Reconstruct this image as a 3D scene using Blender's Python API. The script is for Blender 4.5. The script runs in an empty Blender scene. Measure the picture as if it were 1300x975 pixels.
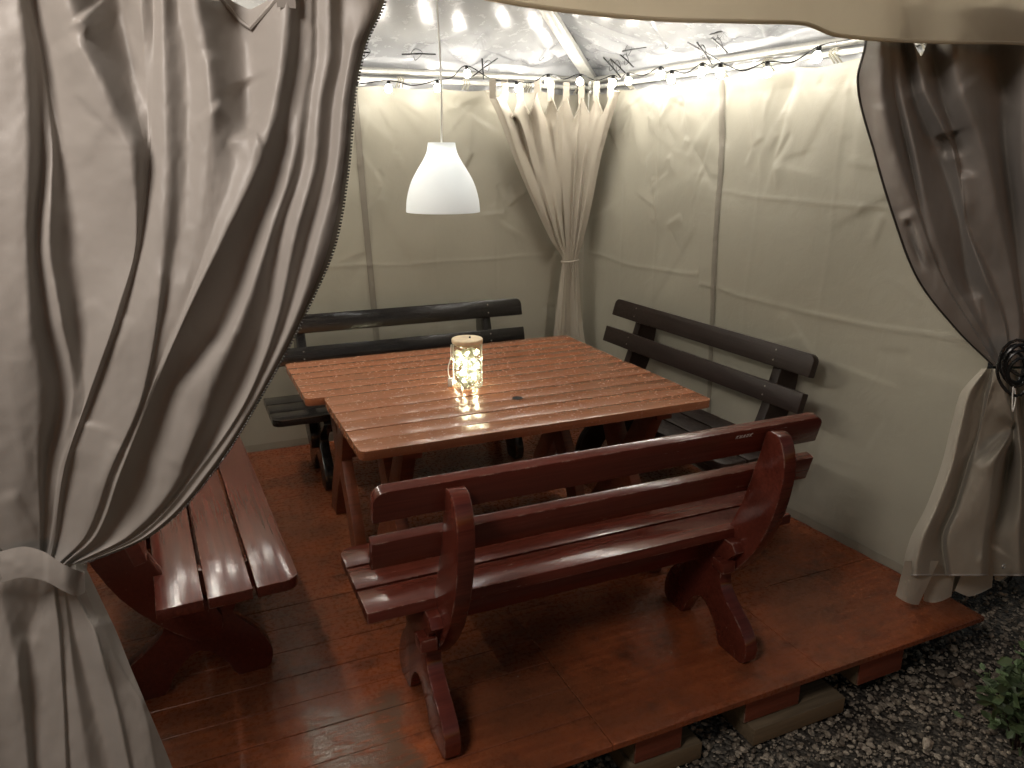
import bpy, bmesh, math, random
import numpy as np
from mathutils import Vector, Matrix, noise as mnoise

random.seed(7)
rng = np.random.default_rng(7)
S = bpy.context.scene
COL = S.collection
R = math.radians

# ------------------------------------------------------------------ camera
CAM = np.array([0.0, 0.0, 1.669])
FPX = 960.8                                   # focal length in pixels of a 1300 px wide picture
PITCH, YAW, ROLL = R(16.7), R(23.827), R(0.1)
_f = np.array([math.sin(YAW) * math.cos(PITCH), math.cos(YAW) * math.cos(PITCH), -math.sin(PITCH)])
_r0 = np.array([math.cos(YAW), -math.sin(YAW), 0.0])
_u0 = np.cross(_r0, _f)
_r = _r0 * math.cos(ROLL) + _u0 * math.sin(ROLL)
_u = -_r0 * math.sin(ROLL) + _u0 * math.cos(ROLL)
cam_data = bpy.data.cameras.new("camera")
cam = bpy.data.objects.new("camera", cam_data)
COL.objects.link(cam)
cam.matrix_world = Matrix(((_r[0], _u[0], -_f[0], CAM[0]), (_r[1], _u[1], -_f[1], CAM[1]),
                           (_r[2], _u[2], -_f[2], CAM[2]), (0, 0, 0, 1)))
cam_data.sensor_width = 36
cam_data.lens = FPX / 1300 * 36
cam_data.clip_start = 0.05
cam_data.clip_end = 200
S.camera = cam

# ------------------------------------------------------------------ world, lamp outside, exposure
W = bpy.data.worlds.new("World")
S.world = W
W.use_nodes = True
sky = W.node_tree.nodes.new("ShaderNodeTexSky")
sky.sky_type = 'NISHITA'
sky.sun_disc = False
sky.sun_elevation = R(-0.3)
sky.sun_rotation = R(190)
bg = W.node_tree.nodes["Background"]
W.node_tree.links.new(sky.outputs[0], bg.inputs[0])
bg.inputs[1].default_value = 0.15

BULB_STRENGTH = 132.0
yard = bpy.data.lights.new("yard_lamp_light", 'POINT')
yard.energy = 115
yard.color = (1.0, 0.90, 0.82)
yard.shadow_soft_size = 0.36
yo = bpy.data.objects.new("yard_lamp_light", yard)
COL.objects.link(yo)
yo.location = (-1.0, 0.45, 2.85)

S.view_settings.view_transform = 'Standard'
S.view_settings.look = 'None'
S.view_settings.exposure = 0.5
S.view_settings.gamma = 1.0
S.view_settings.use_curve_mapping = False
S.render.engine = 'CYCLES'
S.cycles.use_denoising = True
S.cycles.use_adaptive_sampling = True
S.cycles.adaptive_threshold = 0.03
S.cycles.sample_clamp_indirect = 6.0
S.cycles.max_bounces = 8
S.cycles.caustics_reflective = False
S.cycles.caustics_refractive = False


# ------------------------------------------------------------------ helpers
def ray(px, py):
    px = np.asarray(px, float); py = np.asarray(py, float)
    return _f + _r * ((px - 650) / FPX)[..., None] - _u * ((py - 487.5) / FPX)[..., None]


def hit(px, py, p0, n):
    """point of the plane (p0, n) seen at a place of the photograph"""
    d = ray(px, py)
    n = np.asarray(n, float); p0 = np.asarray(p0, float)
    t = ((p0 - CAM) @ n) / (d @ n)
    return CAM + d * np.asarray(t)[..., None]


def hy(px, py, y): return hit(px, py, (0, y, 0), (0, 1, 0))
def hx(px, py, x): return hit(px, py, (x, 0, 0), (1, 0, 0))
def hz(px, py, z): return hit(px, py, (0, 0, z), (0, 0, 1))


def pchip(x, y, xi):
    """monotone cubic through (x, y); y may be (n, m) and is then interpolated column by column"""
    x = np.asarray(x, float); y = np.asarray(y, float)
    if y.ndim == 1: return pchip(x, y[:, None], xi)[:, 0]
    h = np.diff(x)[:, None]; d = np.diff(y, axis=0) / h
    m = np.zeros_like(y)
    same = d[1:] * d[:-1] > 0
    w1 = 2 * h[1:] + h[:-1]; w2 = h[1:] + 2 * h[:-1]
    with np.errstate(divide='ignore', invalid='ignore'):
        hm = (w1 + w2) / (w1 / d[:-1] + w2 / d[1:])
    m[1:-1] = np.where(same, hm, 0)
    m[0] = d[0]; m[-1] = d[-1]
    xi = np.clip(np.asarray(xi, float), x[0], x[-1])
    k = np.clip(np.searchsorted(x, xi, side='right') - 1, 0, len(x) - 2)
    t = ((xi - x[k]) / (x[k + 1] - x[k]))[:, None]; hh = h[k]
    return ((1 + 2 * t) * (1 - t) ** 2 * y[k] + t * (1 - t) ** 2 * hh * m[k]
            + t * t * (3 - 2 * t) * y[k + 1] + t * t * (t - 1) * hh * m[k + 1])


def vnoise(x, y, seed=0):
    """smooth 2D value noise in about -1..1"""
    g = np.random.default_rng(seed).uniform(-1, 1, (64, 64))
    xi = np.floor(x).astype(int); yi = np.floor(y).astype(int)
    fx = x - xi; fy = y - yi
    fx = fx * fx * fx * (fx * (fx * 6 - 15) + 10); fy = fy * fy * fy * (fy * (fy * 6 - 15) + 10)
    a = g[xi % 64, yi % 64]; b = g[(xi + 1) % 64, yi % 64]
    c = g[xi % 64, (yi + 1) % 64]; d = g[(xi + 1) % 64, (yi + 1) % 64]
    return (a * (1 - fx) + b * fx) * (1 - fy) + (c * (1 - fx) + d * fx) * fy


def seg_feature(x, y, x0, y0, x1, y1, w, amp, one_sided=0.0):
    """a crease from (x0,y0) to (x1,y1): gaussian across, fading out along"""
    L = math.hypot(x1 - x0, y1 - y0) + 1e-9
    tx, ty = (x1 - x0) / L, (y1 - y0) / L
    s = ((x - x0) * tx + (y - y0) * ty) / L
    c = -(x - x0) * ty + (y - y0) * tx
    fade = np.clip(s * 6, 0, 1) * np.clip((1 - s) * 2.2, 0, 1)
    fade = fade * fade * (3 - 2 * fade)
    g = np.exp(-(c / w) ** 2)
    if one_sided: g = np.where(c * one_sided > 0, g, np.exp(-(c / (w * 3.5)) ** 2))
    return amp * g * fade


def link(o, parent=None):
    COL.objects.link(o)
    if parent is not None: o.parent = parent
    return o


def mesh_obj(name, verts, faces, mat, parent=None, smooth=True):
    me = bpy.data.meshes.new(name)
    me.from_pydata([tuple(map(float, v)) for v in verts], [], [tuple(map(int, f)) for f in faces])
    me.update()
    if smooth: me.polygons.foreach_set("use_smooth", [True] * len(me.polygons))
    if mat is not None: me.materials.append(mat)
    return link(bpy.data.objects.new(name, me), parent)


def grid_faces(nv, nu):
    a = (np.arange(nv - 1)[:, None] * nu + np.arange(nu - 1)[None, :]).ravel()
    return np.stack([a, a + 1, a + nu + 1, a + nu], 1)


def grid_obj(name, P, mat, parent=None):
    nv, nu, _ = P.shape
    return mesh_obj(name, P.reshape(-1, 3), grid_faces(nv, nu), mat, parent)


def bm_obj(name, bm, mat, parent=None, smooth_deg=35):
    me = bpy.data.meshes.new(name)
    bmesh.ops.recalc_face_normals(bm, faces=bm.faces[:])
    bm.to_mesh(me); bm.free()
    if smooth_deg:
        me.polygons.foreach_set("use_smooth", [True] * len(me.polygons))
        me.set_sharp_from_angle(angle=R(smooth_deg))
    if isinstance(mat, (list, tuple)):
        for m in mat: me.materials.append(m)
    elif mat is not None: me.materials.append(mat)
    return link(bpy.data.objects.new(name, me), parent)


def bm_merge(bm, other):
    me = bpy.data.meshes.new("tmp")
    other.to_mesh(me); other.free()
    bm.from_mesh(me); bpy.data.meshes.remove(me)


def add_prism(bm, pts, a0, a1, frame, bevel=0.004, seg=2):
    """outline pts (2D) swept from a0 to a1; frame(p, q, a) gives the 3D point"""
    b = bmesh.new()
    lo = [b.verts.new(frame(p, q, a0)) for p, q in pts]
    hi = [b.verts.new(frame(p, q, a1)) for p, q in pts]
    b.faces.new(lo); b.faces.new(hi[::-1])
    n = len(pts)
    for i in range(n):
        b.faces.new((lo[(i + 1) % n], lo[i], hi[i], hi[(i + 1) % n]))
    bmesh.ops.recalc_face_normals(b, faces=b.faces[:])
    if bevel > 0:
        es = [e for e in b.edges if len(e.link_faces) == 2 and e.calc_face_angle(0) > R(40)]
        bmesh.ops.bevel(b, geom=es, offset=bevel, segments=seg, profile=0.6, affect='EDGES', clamp_overlap=True)
    bm_merge(bm, b)


def rrect(x0, y0, x1, y1, r=(0, 0, 0, 0), n=5):
    """rectangle with rounded corners, order: (x0,y0) (x1,y0) (x1,y1) (x0,y1)"""
    out = []
    for (cx, cy, a), rr in zip(((x0, y0, 180), (x1, y0, 270), (x1, y1, 0), (x0, y1, 90)), r):
        if rr <= 0: out.append((cx, cy)); continue
        sx = 1 if cx == x0 else -1; sy = 1 if cy == y0 else -1
        for k in range(n + 1):
            t = R(a + 90 * k / n)
            out.append((cx + sx * rr + rr * math.cos(t), cy + sy * rr + rr * math.sin(t)))
    return out


def add_box(bm, lo, hi, bevel=0.004, M=None):
    fr = (lambda p, q, a: (p, q, a)) if M is None else (lambda p, q, a: tuple(M @ Vector((p, q, a))))
    add_prism(bm, rrect(lo[0], lo[1], hi[0], hi[1]), lo[2], hi[2], fr, bevel)


def smooth_path(pts, n=6, closed=False):
    pts = [np.asarray(p, float) for p in pts]
    out = []
    N = len(pts)
    for i in range(N if closed else N - 1):
        if closed: p0, p1, p2, p3 = (pts[(i + k - 1) % N] for k in range(4))
        else: p0, p1, p2, p3 = pts[max(i - 1, 0)], pts[i], pts[i + 1], pts[min(i + 2, N - 1)]
        for k in range(n):
            t = k / n
            out.append(0.5 * (2 * p1 + (p2 - p0) * t + (2 * p0 - 5 * p1 + 4 * p2 - p3) * t * t
                              + (3 * p1 - p0 - 3 * p2 + p3) * t ** 3))
    if not closed: out.append(pts[-1])
    return out


def add_tube(bm, pts, rad, sides=8, closed=False, caps=True):
    pts = [Vector(tuple(map(float, p))) for p in pts]
    n = len(pts)
    rings = []
    ref = None
    for i, p in enumerate(pts):
        a = pts[(i - 1) % n] if (closed or i > 0) else p
        b = pts[(i + 1) % n] if (closed or i < n - 1) else p
        t = (b - a)
        if t.length < 1e-9: t = Vector((0, 0, 1))
        t.normalize()
        if ref is None:
            ref = t.orthogonal().normalized()
        ref = (ref - t * ref.dot(t))
        if ref.length < 1e-6: ref = t.orthogonal()
        ref.normalize()
        s = t.cross(ref)
        r_ = rad(i / max(n - 1, 1)) if callable(rad) else rad
        rings.append([bm.verts.new(p + (ref * math.cos(2 * math.pi * k / sides) + s * math.sin(2 * math.pi * k / sides)) * r_)
                      for k in range(sides)])
    m = n if closed else n - 1
    for i in range(m):
        A, B = rings[i], rings[(i + 1) % n]
        for k in range(sides):
            bm.faces.new((A[k], A[(k + 1) % sides], B[(k + 1) % sides], B[k]))
    if caps and not closed:
        bm.faces.new(rings[0][::-1]); bm.faces.new(rings[-1])


def add_lathe(bm, prof, center=(0, 0, 0), sides=32, M=None):
    c = Vector(center)
    rings = []
    for r_, z in prof:
        ring = []
        for k in range(sides):
            a = 2 * math.pi * k / sides
            v = Vector((r_ * math.cos(a), r_ * math.sin(a), z))
            if M is not None: v = M @ v
            ring.append(bm.verts.new(c + v))
        rings.append(ring)
    for A, B in zip(rings[:-1], rings[1:]):
        for k in range(sides):
            bm.faces.new((A[k], A[(k + 1) % sides], B[(k + 1) % sides], B[k]))
    return rings


def empty(name, loc=(0, 0, 0), rz=0.0):
    o = bpy.data.objects.new(name, None)
    o.empty_display_size = 0.1
    link(o)
    o.location = loc; o.rotation_euler = (0, 0, rz)
    return o


def tag(o, label=None, cat=None, group=None, kind=None):
    if label: o["label"] = label
    if cat: o["category"] = cat
    if group: o["group"] = group
    if kind: o["kind"] = kind
    return o


# ------------------------------------------------------------------ materials
class NT:
    def __init__(self, name):
        self.m = bpy.data.materials.new(name)
        self.m.use_nodes = True
        self.t = self.m.node_tree
        self.b = self.t.nodes["Principled BSDF"]
        self.out = self.t.nodes["Material Output"]
        self.co = self.t.nodes.new("ShaderNodeTexCoord")

    def n(self, kind, **kw):
        nd = self.t.nodes.new(kind)
        for k, v in kw.items():
            if k.startswith("i_"):
                key = k[2:]
                key = int(key) if key.isdigit() else key
                nd.inputs[key].default_value = v
            else: setattr(nd, k, v)
        return nd

    def l(self, a, b): self.t.links.new(a, b)

    def map(self, scale, src="Object"):
        m = self.n("ShaderNodeMapping")
        m.inputs["Scale"].default_value = scale
        self.l(self.co.outputs[src], m.inputs[0])
        return m.outputs[0]

    def noise(self, scale, detail=4, rough=0.55, vec=None, dist=0.0):
        nd = self.n("ShaderNodeTexNoise")
        nd.inputs["Scale"].default_value = scale; nd.inputs["Detail"].default_value = detail
        nd.inputs["Roughness"].default_value = rough; nd.inputs["Distortion"].default_value = dist
        self.l(vec if vec is not None else self.co.outputs["Object"], nd.inputs["Vector"])
        return nd.outputs["Fac"]

    def ramp(self, src, a, b, va=0.0, vb=1.0):
        nd = self.n("ShaderNodeMapRange")
        nd.inputs[1].default_value = a; nd.inputs[2].default_value = b
        nd.inputs[3].default_value = va; nd.inputs[4].default_value = vb
        self.l(src, nd.inputs[0])
        return nd.outputs[0]

    def math(self, op, a, b=None):
        nd = self.n("ShaderNodeMath", operation=op)
        for i, v in enumerate((a, b)):
            if v is None: continue
            if isinstance(v, (int, float)): nd.inputs[i].default_value = v
            else: self.l(v, nd.inputs[i])
        return nd.outputs[0]

    def mix(self, fac, a, b, mode='MIX'):
        nd = self.n("ShaderNodeMix", data_type='RGBA', blend_type=mode)
        for i, v in ((0, fac), (6, a), (7, b)):
            if isinstance(v, (int, float)): nd.inputs[i].default_value = v
            elif isinstance(v, (tuple, list)): nd.inputs[i].default_value = (*v, 1)
            else: self.l(v, nd.inputs[i])
        return nd.outputs[2]

    def bump(self, h, strength=0.3, dist=0.002, prev=None):
        nd = self.n("ShaderNodeBump")
        nd.inputs["Strength"].default_value = strength; nd.inputs["Distance"].default_value = dist
        self.l(h, nd.inputs["Height"])
        if prev is not None: self.l(prev, nd.inputs["Normal"])
        return nd.outputs[0]

    def base(self, v):
        if isinstance(v, (tuple, list)): self.b.inputs["Base Color"].default_value = (*v, 1)
        else: self.l(v, self.b.inputs["Base Color"])

    def set(self, **kw):
        for k, v in kw.items():
            key = k.replace("_", " ")
            if hasattr(v, "links") or hasattr(v, "is_linked"): self.l(v, self.b.inputs[key])
            else: self.b.inputs[key].default_value = v


def mat_paint(name, col, wear_col, rough=0.3, chips=0.5, edge=0.6, grain=(1.5, 30, 30), bump=0.25, spec=0.5, mottle=0.5, contrast=0.55):
    """glossy old wood paint: grain, mottling, chips and rubbed edges"""
    k = NT(name)
    v = k.map(grain)
    g = k.noise(2.2, 6, 0.6, v, 0.4)
    big = k.noise(3.5, 3, 0.5)
    fine = k.noise(70, 3, 0.6)
    isl = k.n("ShaderNodeNewGeometry")
    dark = tuple(c * contrast for c in col); lite = tuple(min(1, c * 1.35) for c in col)
    c = k.mix(k.ramp(g, 0.3, 0.7), dark, lite)
    c = k.mix(k.math('MULTIPLY', k.ramp(big, 0.35, 0.7), mottle), c, dark)
    c = k.mix(k.math('MULTIPLY', isl.outputs["Random Per Island"], 0.42), c, lite)
    # chips: streaky specks along the grain where a slow mask allows them
    v2 = k.map((grain[0] * 9, grain[1] * 2.4, grain[2] * 2.4))
    ch = k.noise(1.0, 3, 0.7, v2)
    msk = k.ramp(k.noise(6.0, 3, 0.6), 0.53, 0.66)
    chip = k.math('MULTIPLY', k.ramp(ch, 0.66, 0.72), k.math('MULTIPLY', msk, chips))
    c = k.mix(chip, c, wear_col)
    bev = k.n("ShaderNodeBevel", samples=2); bev.inputs[0].default_value = 0.007
    dot = k.n("ShaderNodeVectorMath", operation='DOT_PRODUCT')
    k.l(bev.outputs[0], dot.inputs[0]); k.l(isl.outputs["Normal"], dot.inputs[1])
    ed = k.ramp(dot.outputs["Value"], 0.97, 0.86)
    edm = k.math('MULTIPLY', ed, k.ramp(k.noise(22, 3, 0.7), 0.48, 0.62, 0.0, edge))
    c = k.mix(edm, c, wear_col)
    k.base(c)
    k.set(Roughness=k.math('ADD', k.ramp(fine, 0.3, 0.7, rough - 0.07, rough + 0.1), k.math('MULTIPLY', chip, 0.25)))
    k.b.inputs["Specular IOR Level"].default_value = spec
    nb = k.bump(g, bump, 0.0025)
    nb = k.bump(fine, bump * 0.35, 0.0012, nb)
    nb = k.bump(chip, 0.35, -0.001, nb)
    k.l(nb, k.b.inputs["Normal"])
    return k.m


def mat_fabric(name, col, rough=0.5, weave=1400, wr=0.35, spec=0.35, translucent=0.0, sheen=0.1, stain=0.25):
    k = NT(name)
    big = k.noise(2.5, 4, 0.6)
    sp = k.noise(16, 4, 0.65)
    c = k.mix(k.ramp(big, 0.35, 0.7, 0, stain), col, tuple(x * 0.72 for x in col))
    c = k.mix(k.ramp(sp, 0.55, 0.75, 0, stain * 0.5), c, tuple(x * 0.8 for x in col))
    k.base(c)
    k.set(Roughness=k.ramp(sp, 0.3, 0.7, rough - 0.06, rough + 0.08))
    k.b.inputs["Specular IOR Level"].default_value = spec
    k.b.inputs["Sheen Weight"].default_value = sheen
    crumple = k.noise(9, 4, 0.5, None, 1.2)
    nb = k.bump(crumple, wr, 0.006)
    crease = k.n("ShaderNodeTexVoronoi", feature='DISTANCE_TO_EDGE')
    crease.inputs["Scale"].default_value = 5.5
    wv = k.n("ShaderNodeMix", data_type='VECTOR')
    wv.inputs[0].default_value = 0.35
    k.l(k.co.outputs["Object"], wv.inputs[4])
    nz = k.n("ShaderNodeTexNoise"); nz.inputs["Scale"].default_value = 3.0
    k.l(k.co.outputs["Object"], nz.inputs["Vector"]); k.l(nz.outputs["Color"], wv.inputs[5])
    k.l(wv.outputs[1], crease.inputs["Vector"])
    nb = k.bump(k.ramp(crease.outputs["Distance"], 0.0, 0.03), wr * 0.15, 0.002, nb)
    fine = k.noise(46, 3, 0.6, None, 0.6)
    nb = k.bump(fine, 0.07, 0.004, nb)
    wvx = k.noise(weave, 1, 0.5)
    nb = k.bump(wvx, 0.12, 0.0006, nb)
    k.l(nb, k.b.inputs["Normal"])
    if translucent > 0:
        tr = k.n("ShaderNodeBsdfTranslucent")
        if hasattr(c, "links"): k.l(c, tr.inputs[0])
        mx = k.n("ShaderNodeMixShader"); mx.inputs[0].default_value = translucent
        k.l(k.b.outputs[0], mx.inputs[1]); k.l(tr.outputs[0], mx.inputs[2])
        k.l(mx.outputs[0], k.out.inputs[0])
    return k.m


def mat_plain(name, col, rough=0.5, metal=0.0, spec=0.5, var=0.15, bump=0.1, scale=25):
    k = NT(name)
    nz = k.noise(scale, 4, 0.6)
    k.base(k.mix(k.ramp(nz, 0.3, 0.7, 0, 1), tuple(c * (1 - var) for c in col), tuple(min(1, c * (1 + var)) for c in col)))
    k.set(Roughness=k.ramp(nz, 0.3, 0.7, max(0.02, rough - 0.06), rough + 0.08))
    k.b.inputs["Metallic"].default_value = metal
    k.b.inputs["Specular IOR Level"].default_value = spec
    if bump: k.l(k.bump(nz, bump, 0.002), k.b.inputs["Normal"])
    return k.m


def mat_emit(name, col, strength):
    k = NT(name)
    k.base((0.9, 0.9, 0.85))
    k.b.inputs["Emission Color"].default_value = (*col, 1)
    k.b.inputs["Emission Strength"].default_value = strength
    return k.m


M = {}
M['red'] = mat_paint("red_brown_paint", (0.098, 0.0215, 0.0135), (0.36, 0.24, 0.19), 0.14, 0.8, 1.0, grain=(1.5, 40, 40), bump=0.15, spec=0.5)
M['table'] = mat_paint("table_paint", (0.265, 0.098, 0.046), (0.50, 0.36, 0.25), 0.2, 0.45, 1.0, grain=(0.7, 38, 38), bump=0.10, mottle=0.5, contrast=0.75)
M['table_leg'] = mat_paint("table_leg_paint", (0.16, 0.045, 0.02), (0.3, 0.2, 0.13), 0.35, 0.4, 0.4)
M['black'] = mat_paint("black_paint", (0.014, 0.012, 0.011), (0.12, 0.105, 0.09), 0.17, 0.5, 0.6, grain=(1.6, 45, 45), bump=0.15)
M['darkbrown'] = mat_paint("dark_brown_paint", (0.017, 0.009, 0.007), (0.10, 0.07, 0.055), 0.4, 0.7, 0.6, grain=(1.6, 52, 52), bump=0.3, spec=0.35)
M['wall'] = mat_fabric("tent_wall_canvas", (0.325, 0.307, 0.248), 0.46, wr=0.25, stain=0.16)
M['curtain'] = mat_fabric("curtain_canvas", (0.35, 0.322, 0.292), 0.45, wr=0.1, stain=0.15, spec=0.4)
M['curtain_in'] = mat_fabric("corner_curtain_canvas", (0.40, 0.36, 0.295), 0.5, wr=0.3, translucent=0.15, stain=0.12)
M['seam'] = mat_fabric("seam_tape", (0.20, 0.18, 0.145), 0.55, wr=0.2)
M['hem'] = mat_fabric("hem_tape", (0.25, 0.235, 0.19), 0.55, wr=0.2)
M['valance'] = mat_fabric("valance_canvas", (0.68, 0.60, 0.45), 0.5, wr=0.25, translucent=0.5, stain=0.3)
M['roof'] = mat_fabric("roof_membrane", (0.40, 0.408, 0.42), 0.23, weave=900, wr=0.35, spec=0.6, sheen=0.0, stain=0.0)
M['tube'] = mat_plain("white_coated_tube", (0.62, 0.62, 0.58), 0.35, 0.1)
M['steel'] = mat_plain("galvanised_tube", (0.55, 0.54, 0.50), 0.38, 0.55)
M['screw'] = mat_plain("dull_screw", (0.22, 0.2, 0.17), 0.45, 0.5)
M['rubber'] = mat_plain("black_rubber", (0.012, 0.012, 0.012), 0.28, 0, 0.5)
M['zip'] = mat_plain("zip_teeth", (0.06, 0.055, 0.05), 0.35, 0.2)
M['bulb'] = mat_emit("lit_bulb", (1.0, 0.94, 0.84), BULB_STRENGTH)
M['bulb_bright'] = mat_emit("lit_bulb_boosted", (1.0, 0.93, 0.82), BULB_STRENGTH * 1.25)  # stronger glow for the unseen left bulbs, evens the light on the walls
M['led'] = mat_emit("lit_led", (1.0, 0.93, 0.66), 330.0)
M['white'] = mat_plain("white_plastic", (0.78, 0.77, 0.73), 0.35, var=0.03, bump=0.02)
M['lidwood'] = mat_plain("pale_wood", (0.74, 0.60, 0.40), 0.5, var=0.15)


# ------------------------------------------------------------------ ground, platform
def mat_gravel():
    k = NT("gravel_ground")
    vo = k.n("ShaderNodeTexVoronoi"); vo.inputs["Scale"].default_value = 55
    k.l(k.co.outputs["Object"], vo.inputs["Vector"])
    sep = k.n("ShaderNodeSeparateColor"); k.l(vo.outputs["Color"], sep.inputs[0])
    c = k.mix(sep.outputs[0], (0.05, 0.042, 0.033), (0.19, 0.17, 0.14))
    c = k.mix(k.ramp(k.noise(1.8, 4), 0.4, 0.65), c, (0.035, 0.027, 0.02))
    k.base(c); k.b.inputs["Roughness"].default_value = 0.8
    nb = k.bump(vo.outputs["Distance"], 0.9, -0.02)
    k.l(k.bump(k.noise(30, 5), 0.5, 0.01, nb), k.b.inputs["Normal"])
    return k.m


GZ = -0.20
n = 60
xs = np.concatenate([[-120, -40, -12], np.linspace(-4, 8, n), [14, 40, 120]])
ys = np.concatenate([[-120, -40, -12], np.linspace(-4, 8, n), [14, 40, 120]])
X, Y = np.meshgrid(xs, ys)
Z = GZ + 0.012 * vnoise(X * 2.3 + 50, Y * 2.3 + 50, 3) + 0.006 * vnoise(X * 6 + 90, Y * 6 + 90, 4)
ground = grid_obj("ground", np.stack([X, Y, Z], -1), mat_gravel())
tag(ground, kind="structure")


def mat_stone():
    k = NT("gravel_stone")
    g = k.n("ShaderNodeNewGeometry")
    rp = g.outputs["Random Per Island"]
    c = k.mix(rp, (0.09, 0.072, 0.052), (0.48, 0.41, 0.32))
    c = k.mix(k.ramp(k.noise(60, 4), 0.4, 0.7), c, (0.08, 0.06, 0.045))
    k.base(c); k.b.inputs["Roughness"].default_value = 0.65
    k.l(k.bump(k.noise(120, 4), 0.4, 0.004), k.b.inputs["Normal"])
    return k.m


def stones(count, x0, x1, y0, y1, smin, smax, seed):
    r_ = np.random.default_rng(seed)
    phi = (1 + 5 ** 0.5) / 2
    base = np.array([(-1, phi, 0), (1, phi, 0), (-1, -phi, 0), (1, -phi, 0), (0, -1, phi), (0, 1, phi), (0, -1, -phi),
                     (0, 1, -phi), (phi, 0, -1), (phi, 0, 1), (-phi, 0, -1), (-phi, 0, 1)], float)
    base /= np.linalg.norm(base[0])
    F = np.array([(0, 11, 5), (0, 5, 1), (0, 1, 7), (0, 7, 10), (0, 10, 11), (1, 5, 9), (5, 11, 4), (11, 10, 2), (10, 7, 6),
                  (7, 1, 8), (3, 9, 4), (3, 4, 2), (3, 2, 6), (3, 6, 8), (3, 8, 9), (4, 9, 5), (2, 4, 11), (6, 2, 10), (8, 6, 7), (9, 8, 1)])
    V = []; FF = []
    for i in range(count):
        s = smin + (smax - smin) * r_.random() ** 2.6
        v = base * r_.uniform(0.65, 1.25, (12, 1)) * np.array([1, r_.uniform(0.5, 1), r_.uniform(0.35, 0.75)]) * s
        a = r_.uniform(0, 6.28); t = r_.uniform(-0.5, 0.5)
        ca, sa, ct, st = math.cos(a), math.sin(a), math.cos(t), math.sin(t)
        v = v @ np.array([[1, 0, 0], [0, ct, -st], [0, st, ct]]) @ np.array([[ca, -sa, 0], [sa, ca, 0], [0, 0, 1]])
        x = r_.uniform(x0, x1); y = r_.uniform(y0, y1)
        V.append(v + (x, y, GZ + s * 0.28 + r_.uniform(0, 0.008)))
        FF.append(F + 12 * i)
    return np.concatenate(V), np.concatenate(FF)


v1, f1 = stones(20000, 0.5, 3.3, 0.75, 2.5, 0.0045, 0.016, 1)
v2, f2 = stones(130, 0.9, 3.2, 0.8, 2.2, 0.016, 0.034, 2)
gr = mesh_obj("gravel", np.concatenate([v1, v2]), np.concatenate([f1, f2 + len(v1)]), mat_stone(), smooth=False)
tag(gr, kind="stuff")


def mat_floor():
    k = NT("painted_floor")
    v = k.map((1.2, 14, 14))
    g = k.noise(2.5, 6, 0.62, v, 0.5)
    c = k.mix(k.ramp(g, 0.3, 0.7), (0.17, 0.042, 0.0165), (0.30, 0.083, 0.03))
    c = k.mix(k.ramp(k.noise(1.7, 4, 0.6), 0.42, 0.62, 0, 0.6), c, (0.09, 0.042, 0.023))
    c = k.mix(k.ramp(k.noise(5, 5, 0.7), 0.5, 0.7, 0, 0.75), c, (0.05, 0.022, 0.013))
    # worn, bare track where people step in: a strip of its own along the front left
    sep = k.n("ShaderNodeSeparateXYZ"); k.l(k.co.outputs["Object"], sep.inputs[0])
    wob = k.math('MULTIPLY', k.math('SUBTRACT', k.noise(7, 4, 0.7), 0.5), 0.16)
    sx = k.math('ADD', sep.outputs[0], wob); sy = k.math('ADD', sep.outputs[1], wob)
    m1 = k.math('MULTIPLY', k.ramp(sx, 0.17, 0.20), k.ramp(sx, 0.50, 0.46))
    m1 = k.math('MULTIPLY', m1, k.ramp(sy, 2.08, 2.0))
    m2 = k.math('MULTIPLY', m1, k.ramp(k.noise(26, 4, 0.75, k.map((0.6, 2.2, 1))), 0.34, 0.52))
    c = k.mix(k.math('MULTIPLY', m2, 0.85), c, (0.13, 0.085, 0.058))
    sp = k.n("ShaderNodeTexVoronoi"); sp.inputs["Scale"].default_value = 9
    k.l(k.co.outputs["Object"], sp.inputs["Vector"])
    spk = k.ramp(sp.outputs["Distance"], 0.035, 0.022)
    scol = k.n("ShaderNodeSeparateColor"); k.l(sp.outputs["Color"], scol.inputs[0])
    spk = k.math('MULTIPLY', spk, k.ramp(scol.outputs[0], 0.62, 0.66))
    c = k.mix(spk, c, (0.42, 0.36, 0.29))
    k.base(c)
    fine = k.noise(55, 4, 0.7)
    rg = k.ramp(fine, 0.3, 0.7, 0.2, 0.38)
    rg = k.math('ADD', k.math('MULTIPLY', rg, k.math('SUBTRACT', 1.0, m2)), k.math('MULTIPLY', m2, 0.16))
    spn = k.ramp(m2, 0.0, 1.0, 0.36, 1.0)
    k.l(spn, k.b.inputs['Specular IOR Level'])
    k.set(Roughness=rg)
    nb = k.bump(g, 0.3, 0.003)
    nb = k.bump(fine, 0.22, 0.0025, nb)
    nb = k.bump(k.math('MULTIPLY', m2, k.noise(70, 3, 0.7)), 0.3, 0.004, nb)
    k.l(nb, k.b.inputs["Normal"])
    return k.m


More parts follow.
